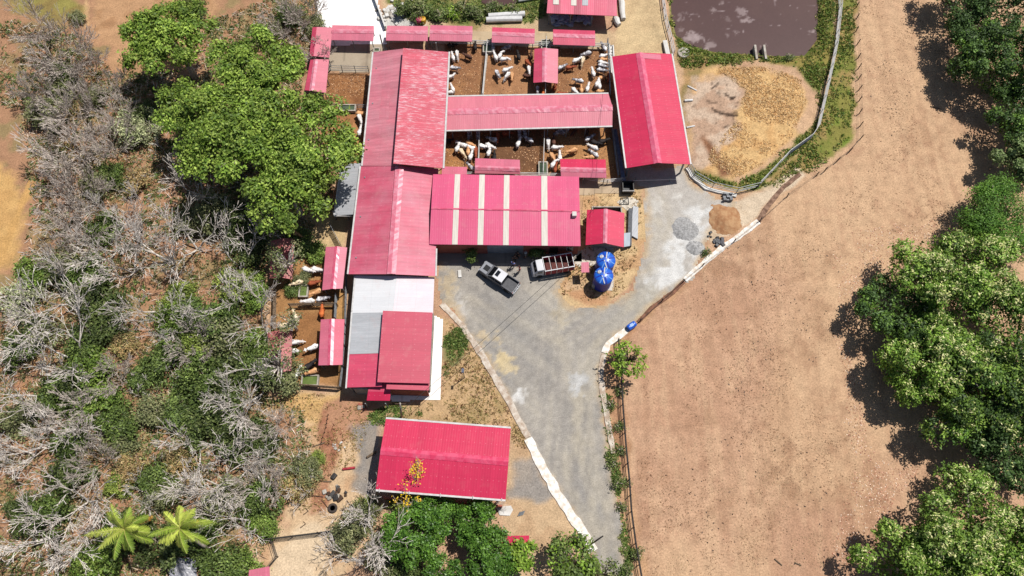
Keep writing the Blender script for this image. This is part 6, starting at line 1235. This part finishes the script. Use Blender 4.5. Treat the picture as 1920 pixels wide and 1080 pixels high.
palm("left coconut palm with yellowish fronds at the bottom of the scrub", (233, 992), 6.0, (285, 1022), 3)
palm("right coconut palm with its pale trunk leaning away at the bottom", (338, 990), 6.5, (396, 1032), 8)
# ------------------------------------------------------------------ litter, grass and dry tufts (uncountable)
def scatter(name, polys, n, smin, smax, pal, label, z=.03, mode='tuft', seed=1, dens=(.3, .62)):
    rs = np.random.RandomState(seed); Pn = []
    for px, share in polys:
        poly = wp(px); xs = [p[0] for p in poly]; ys = [p[1] for p in poly]; m = int(n*share*3)
        X = rs.uniform(min(xs), max(xs), m*2); Y = rs.uniform(min(ys), max(ys), m*2); ok = sdist(poly, X, Y)+(fbm(X*.5, Y*.5, 3, 3)-.5)*1.5 > 0
        dn = fbm(X*.35+seed, Y*.35, 4, 8+seed) > rs.uniform(*dens, m*2); ok &= dn
        Pn.append(np.stack([X[ok], Y[ok], np.zeros(ok.sum())], 1)[:int(n*share)])
    Pn = np.concatenate(Pn); n = len(Pn); Pn[:, 2] = zground(Pn[:, 0], Pn[:, 1])+z
    pal = palarr(pal); cols = pal[rs.randint(0, len(pal), n)]*rs.uniform(.7, 1.25, (n, 1)); sz = rs.uniform(smin, smax, n)
    if mode == 'tuft':
        k = np.repeat(np.arange(n), 5); Q = Pn[k]+rs.randn(len(k), 3)*[.5, .5, .15]*sz[k][:, None]; Q[:, 2] = np.abs(Q[:, 2]-Pn[k][:, 2])+Pn[k][:, 2]
        o = leafmesh(name, Q, unit(rs.randn(len(k), 3)*.8+[0, 0, .5]), sz[k]*.6, cols[k]*rs.uniform(.8, 1.2, (len(k), 1)), LEAF, None, .4)
    else:
        o = leafmesh(name, Pn, unit(rs.randn(n, 3)*.18+[0, 0, 1]), sz, cols, LEAF, None, .06 if mode == 'stick' else .5)
    return tag(o, label, None, None, 'stuff')
FOR = [(-60,60),(20,40),(150,60),(215,140),(345,130),(390,40),(600,-40),(600,50),(560,180),(620,240),(620,410),(500,470),(500,740),(560,760),(590,860),(500,1000),(500,1120),(-60,1120),(-60,575),(30,530),(62,420),(58,340),(40,210),(-60,190)]
scatter("twig_litter", [(FOR, 1)], 9000, .25, .8, [(206,186,164),(170,146,122),(126,98,76),(232,216,198)], "fallen grey twigs covering the scrub floor", .06, 'stick', 2)
scatter("leaf_litter", [(FOR, 1)], 12000, .06, .16, [(160,104,70),(196,140,98),(120,78,54),(214,170,126)], "brown leaf litter on the scrub floor", .03, 'flat', 3)
scatter("dry_undergrowth", [(FOR, 1)], 15000, .14, .42, [(152,148,104),(128,130,84),(178,162,118),(96,106,62),(176,136,92),(116,124,78),(196,182,146)], "dry olive undergrowth of the left scrub", .05, 'tuft', 4, dens=(.36, .55))
scatter("green_undergrowth", [(FOR, 1)], 8000, .14, .4, [(92,116,58),(72,92,46),(112,136,68),(130,146,84)], "low green undergrowth of the left scrub", .05, 'tuft', 14, dens=(.44, .6))
scatter("bank_grass", [([(1240,-60),(1262,60),(1280,125),(1430,116),(1490,126),(1540,150),(1560,110),(1572,-60),(1534,-60),(1532,70),(1508,104),(1345,100),(1262,66),(1256,-60)], .35), ([(1500,130),(1534,180),(1526,235),(1440,314),(1384,347),(1300,322),(1300,335),(1420,354),(1512,272),(1556,130)], .3), ([(1576,-60),(1604,-60),(1600,180),(1594,262),(1525,320),(1450,350),(1430,350),(1514,272),(1562,120)], .35)], 6500, .14, .36, [(104,128,52),(124,146,60),(84,108,44),(160,152,86),(140,140,70)], "green grass on the pond and lagoon banks", .04, 'tuft', 5)
scatter("dry_reeds", [([(1330,130),(1440,128),(1500,150),(1511,190),(1490,250),(1430,310),(1372,332),(1325,300),(1350,262),(1385,230),(1395,170)], 1)], 4500, .08, .18, [(246,212,156),(234,194,136),(250,222,174),(218,176,124)], "flattened golden reeds on the dried lagoon", .05, 'tuft', 6)
scatter("pasture_tufts", [([(1620,-60),(1900,-60),(1900,500),(1660,460),(1600,700),(1620,1080),(1210,1080),(1180,700),(1330,520),(1560,330)], 1)], 9000, .04, .1, [(150,110,82),(130,98,68),(176,136,100),(110,82,62),(232,204,168)], "scattered dry tufts on the brown pasture", .02, 'tuft', 7, dens=(.46, .64))
ZN = [([(1300,470),(1420,420),(1580,480),(1560,640),(1470,740),(1380,760),(1330,640)], .45), ([(1240,860),(1380,800),(1560,820),(1550,1060),(1250,1080)], .4), ([(1610,60),(1700,60),(1720,240),(1620,300)], .15)]
scatter("grass_flecks", ZN, 7000, .03, .08, [(170,132,102),(150,116,88),(184,148,116),(158,140,98)], "darker dry grass flecks in patches on the pasture", .02, 'flat', 27, dens=(.42, .6))
scatter("dung_pats", ZN, 260, .08, .17, [(84,62,48),(66,50,40),(104,78,58)], "small dark dung pats on the pasture", .02, 'flat', 28, dens=(.4, .66))
scatter("fallen_leaves", [([(1560,440),(1780,400),(1800,520),(1640,540),(1590,640),(1640,860),(1720,880),(1640,1010),(1600,1060),(1560,1040),(1600,880),(1570,640)], 1)], 3000, .06, .13, [(206,150,120),(226,180,150),(160,104,80),(240,214,190)], "fallen leaves round the right grove", .02, 'flat', 8)
scatter("dry_grass", [([(735,755),(828,750),(832,605),(846,600),(908,676),(998,845),(960,828),(950,798),(735,788)], .45), ([(1090,365),(1200,355),(1206,430),(1190,500),(1150,560),(1066,568),(1046,545),(1090,480)], .3), ([(500,740),(640,735),(700,800),(600,960),(560,960),(600,850)], .25)], 2800, .08, .24, [(190,158,106),(156,140,84),(214,184,134),(128,122,70),(120,80,56)], "dry grass and weeds round the yards", .03, 'tuft', 9)
scatter("green_weeds", [([(828,645),(872,602),(884,640),(862,692),(832,705)], .3), ([(1126,740),(1140,740),(1152,850),(1172,960),(1186,1060),(1176,1070),(1158,960),(1140,850)], .25), ([(690,780),(740,755),(800,772),(780,790),(700,800)], .15), ([(735,0),(985,-30),(1030,20),(1000,42),(860,46),(745,36)], .55)], 2400, .14, .34, [(98,124,58),(122,144,70),(80,104,48),(150,150,90)], "green weeds at the yard edges", .04, 'tuft', 10)
scatter("manure_clods", [([(838,80),(1146,88),(1148,184),(836,184)], .4), ([(832,244),(1146,238),(1162,330),(828,328)], .4), ([(612,138),(690,140),(684,204),(608,204)], .2)], 5000, .05, .13, [(136,92,62),(196,146,102),(110,74,52),(222,178,134)], "loose bedding and clods on the pen floors", .02, 'flat', 11)
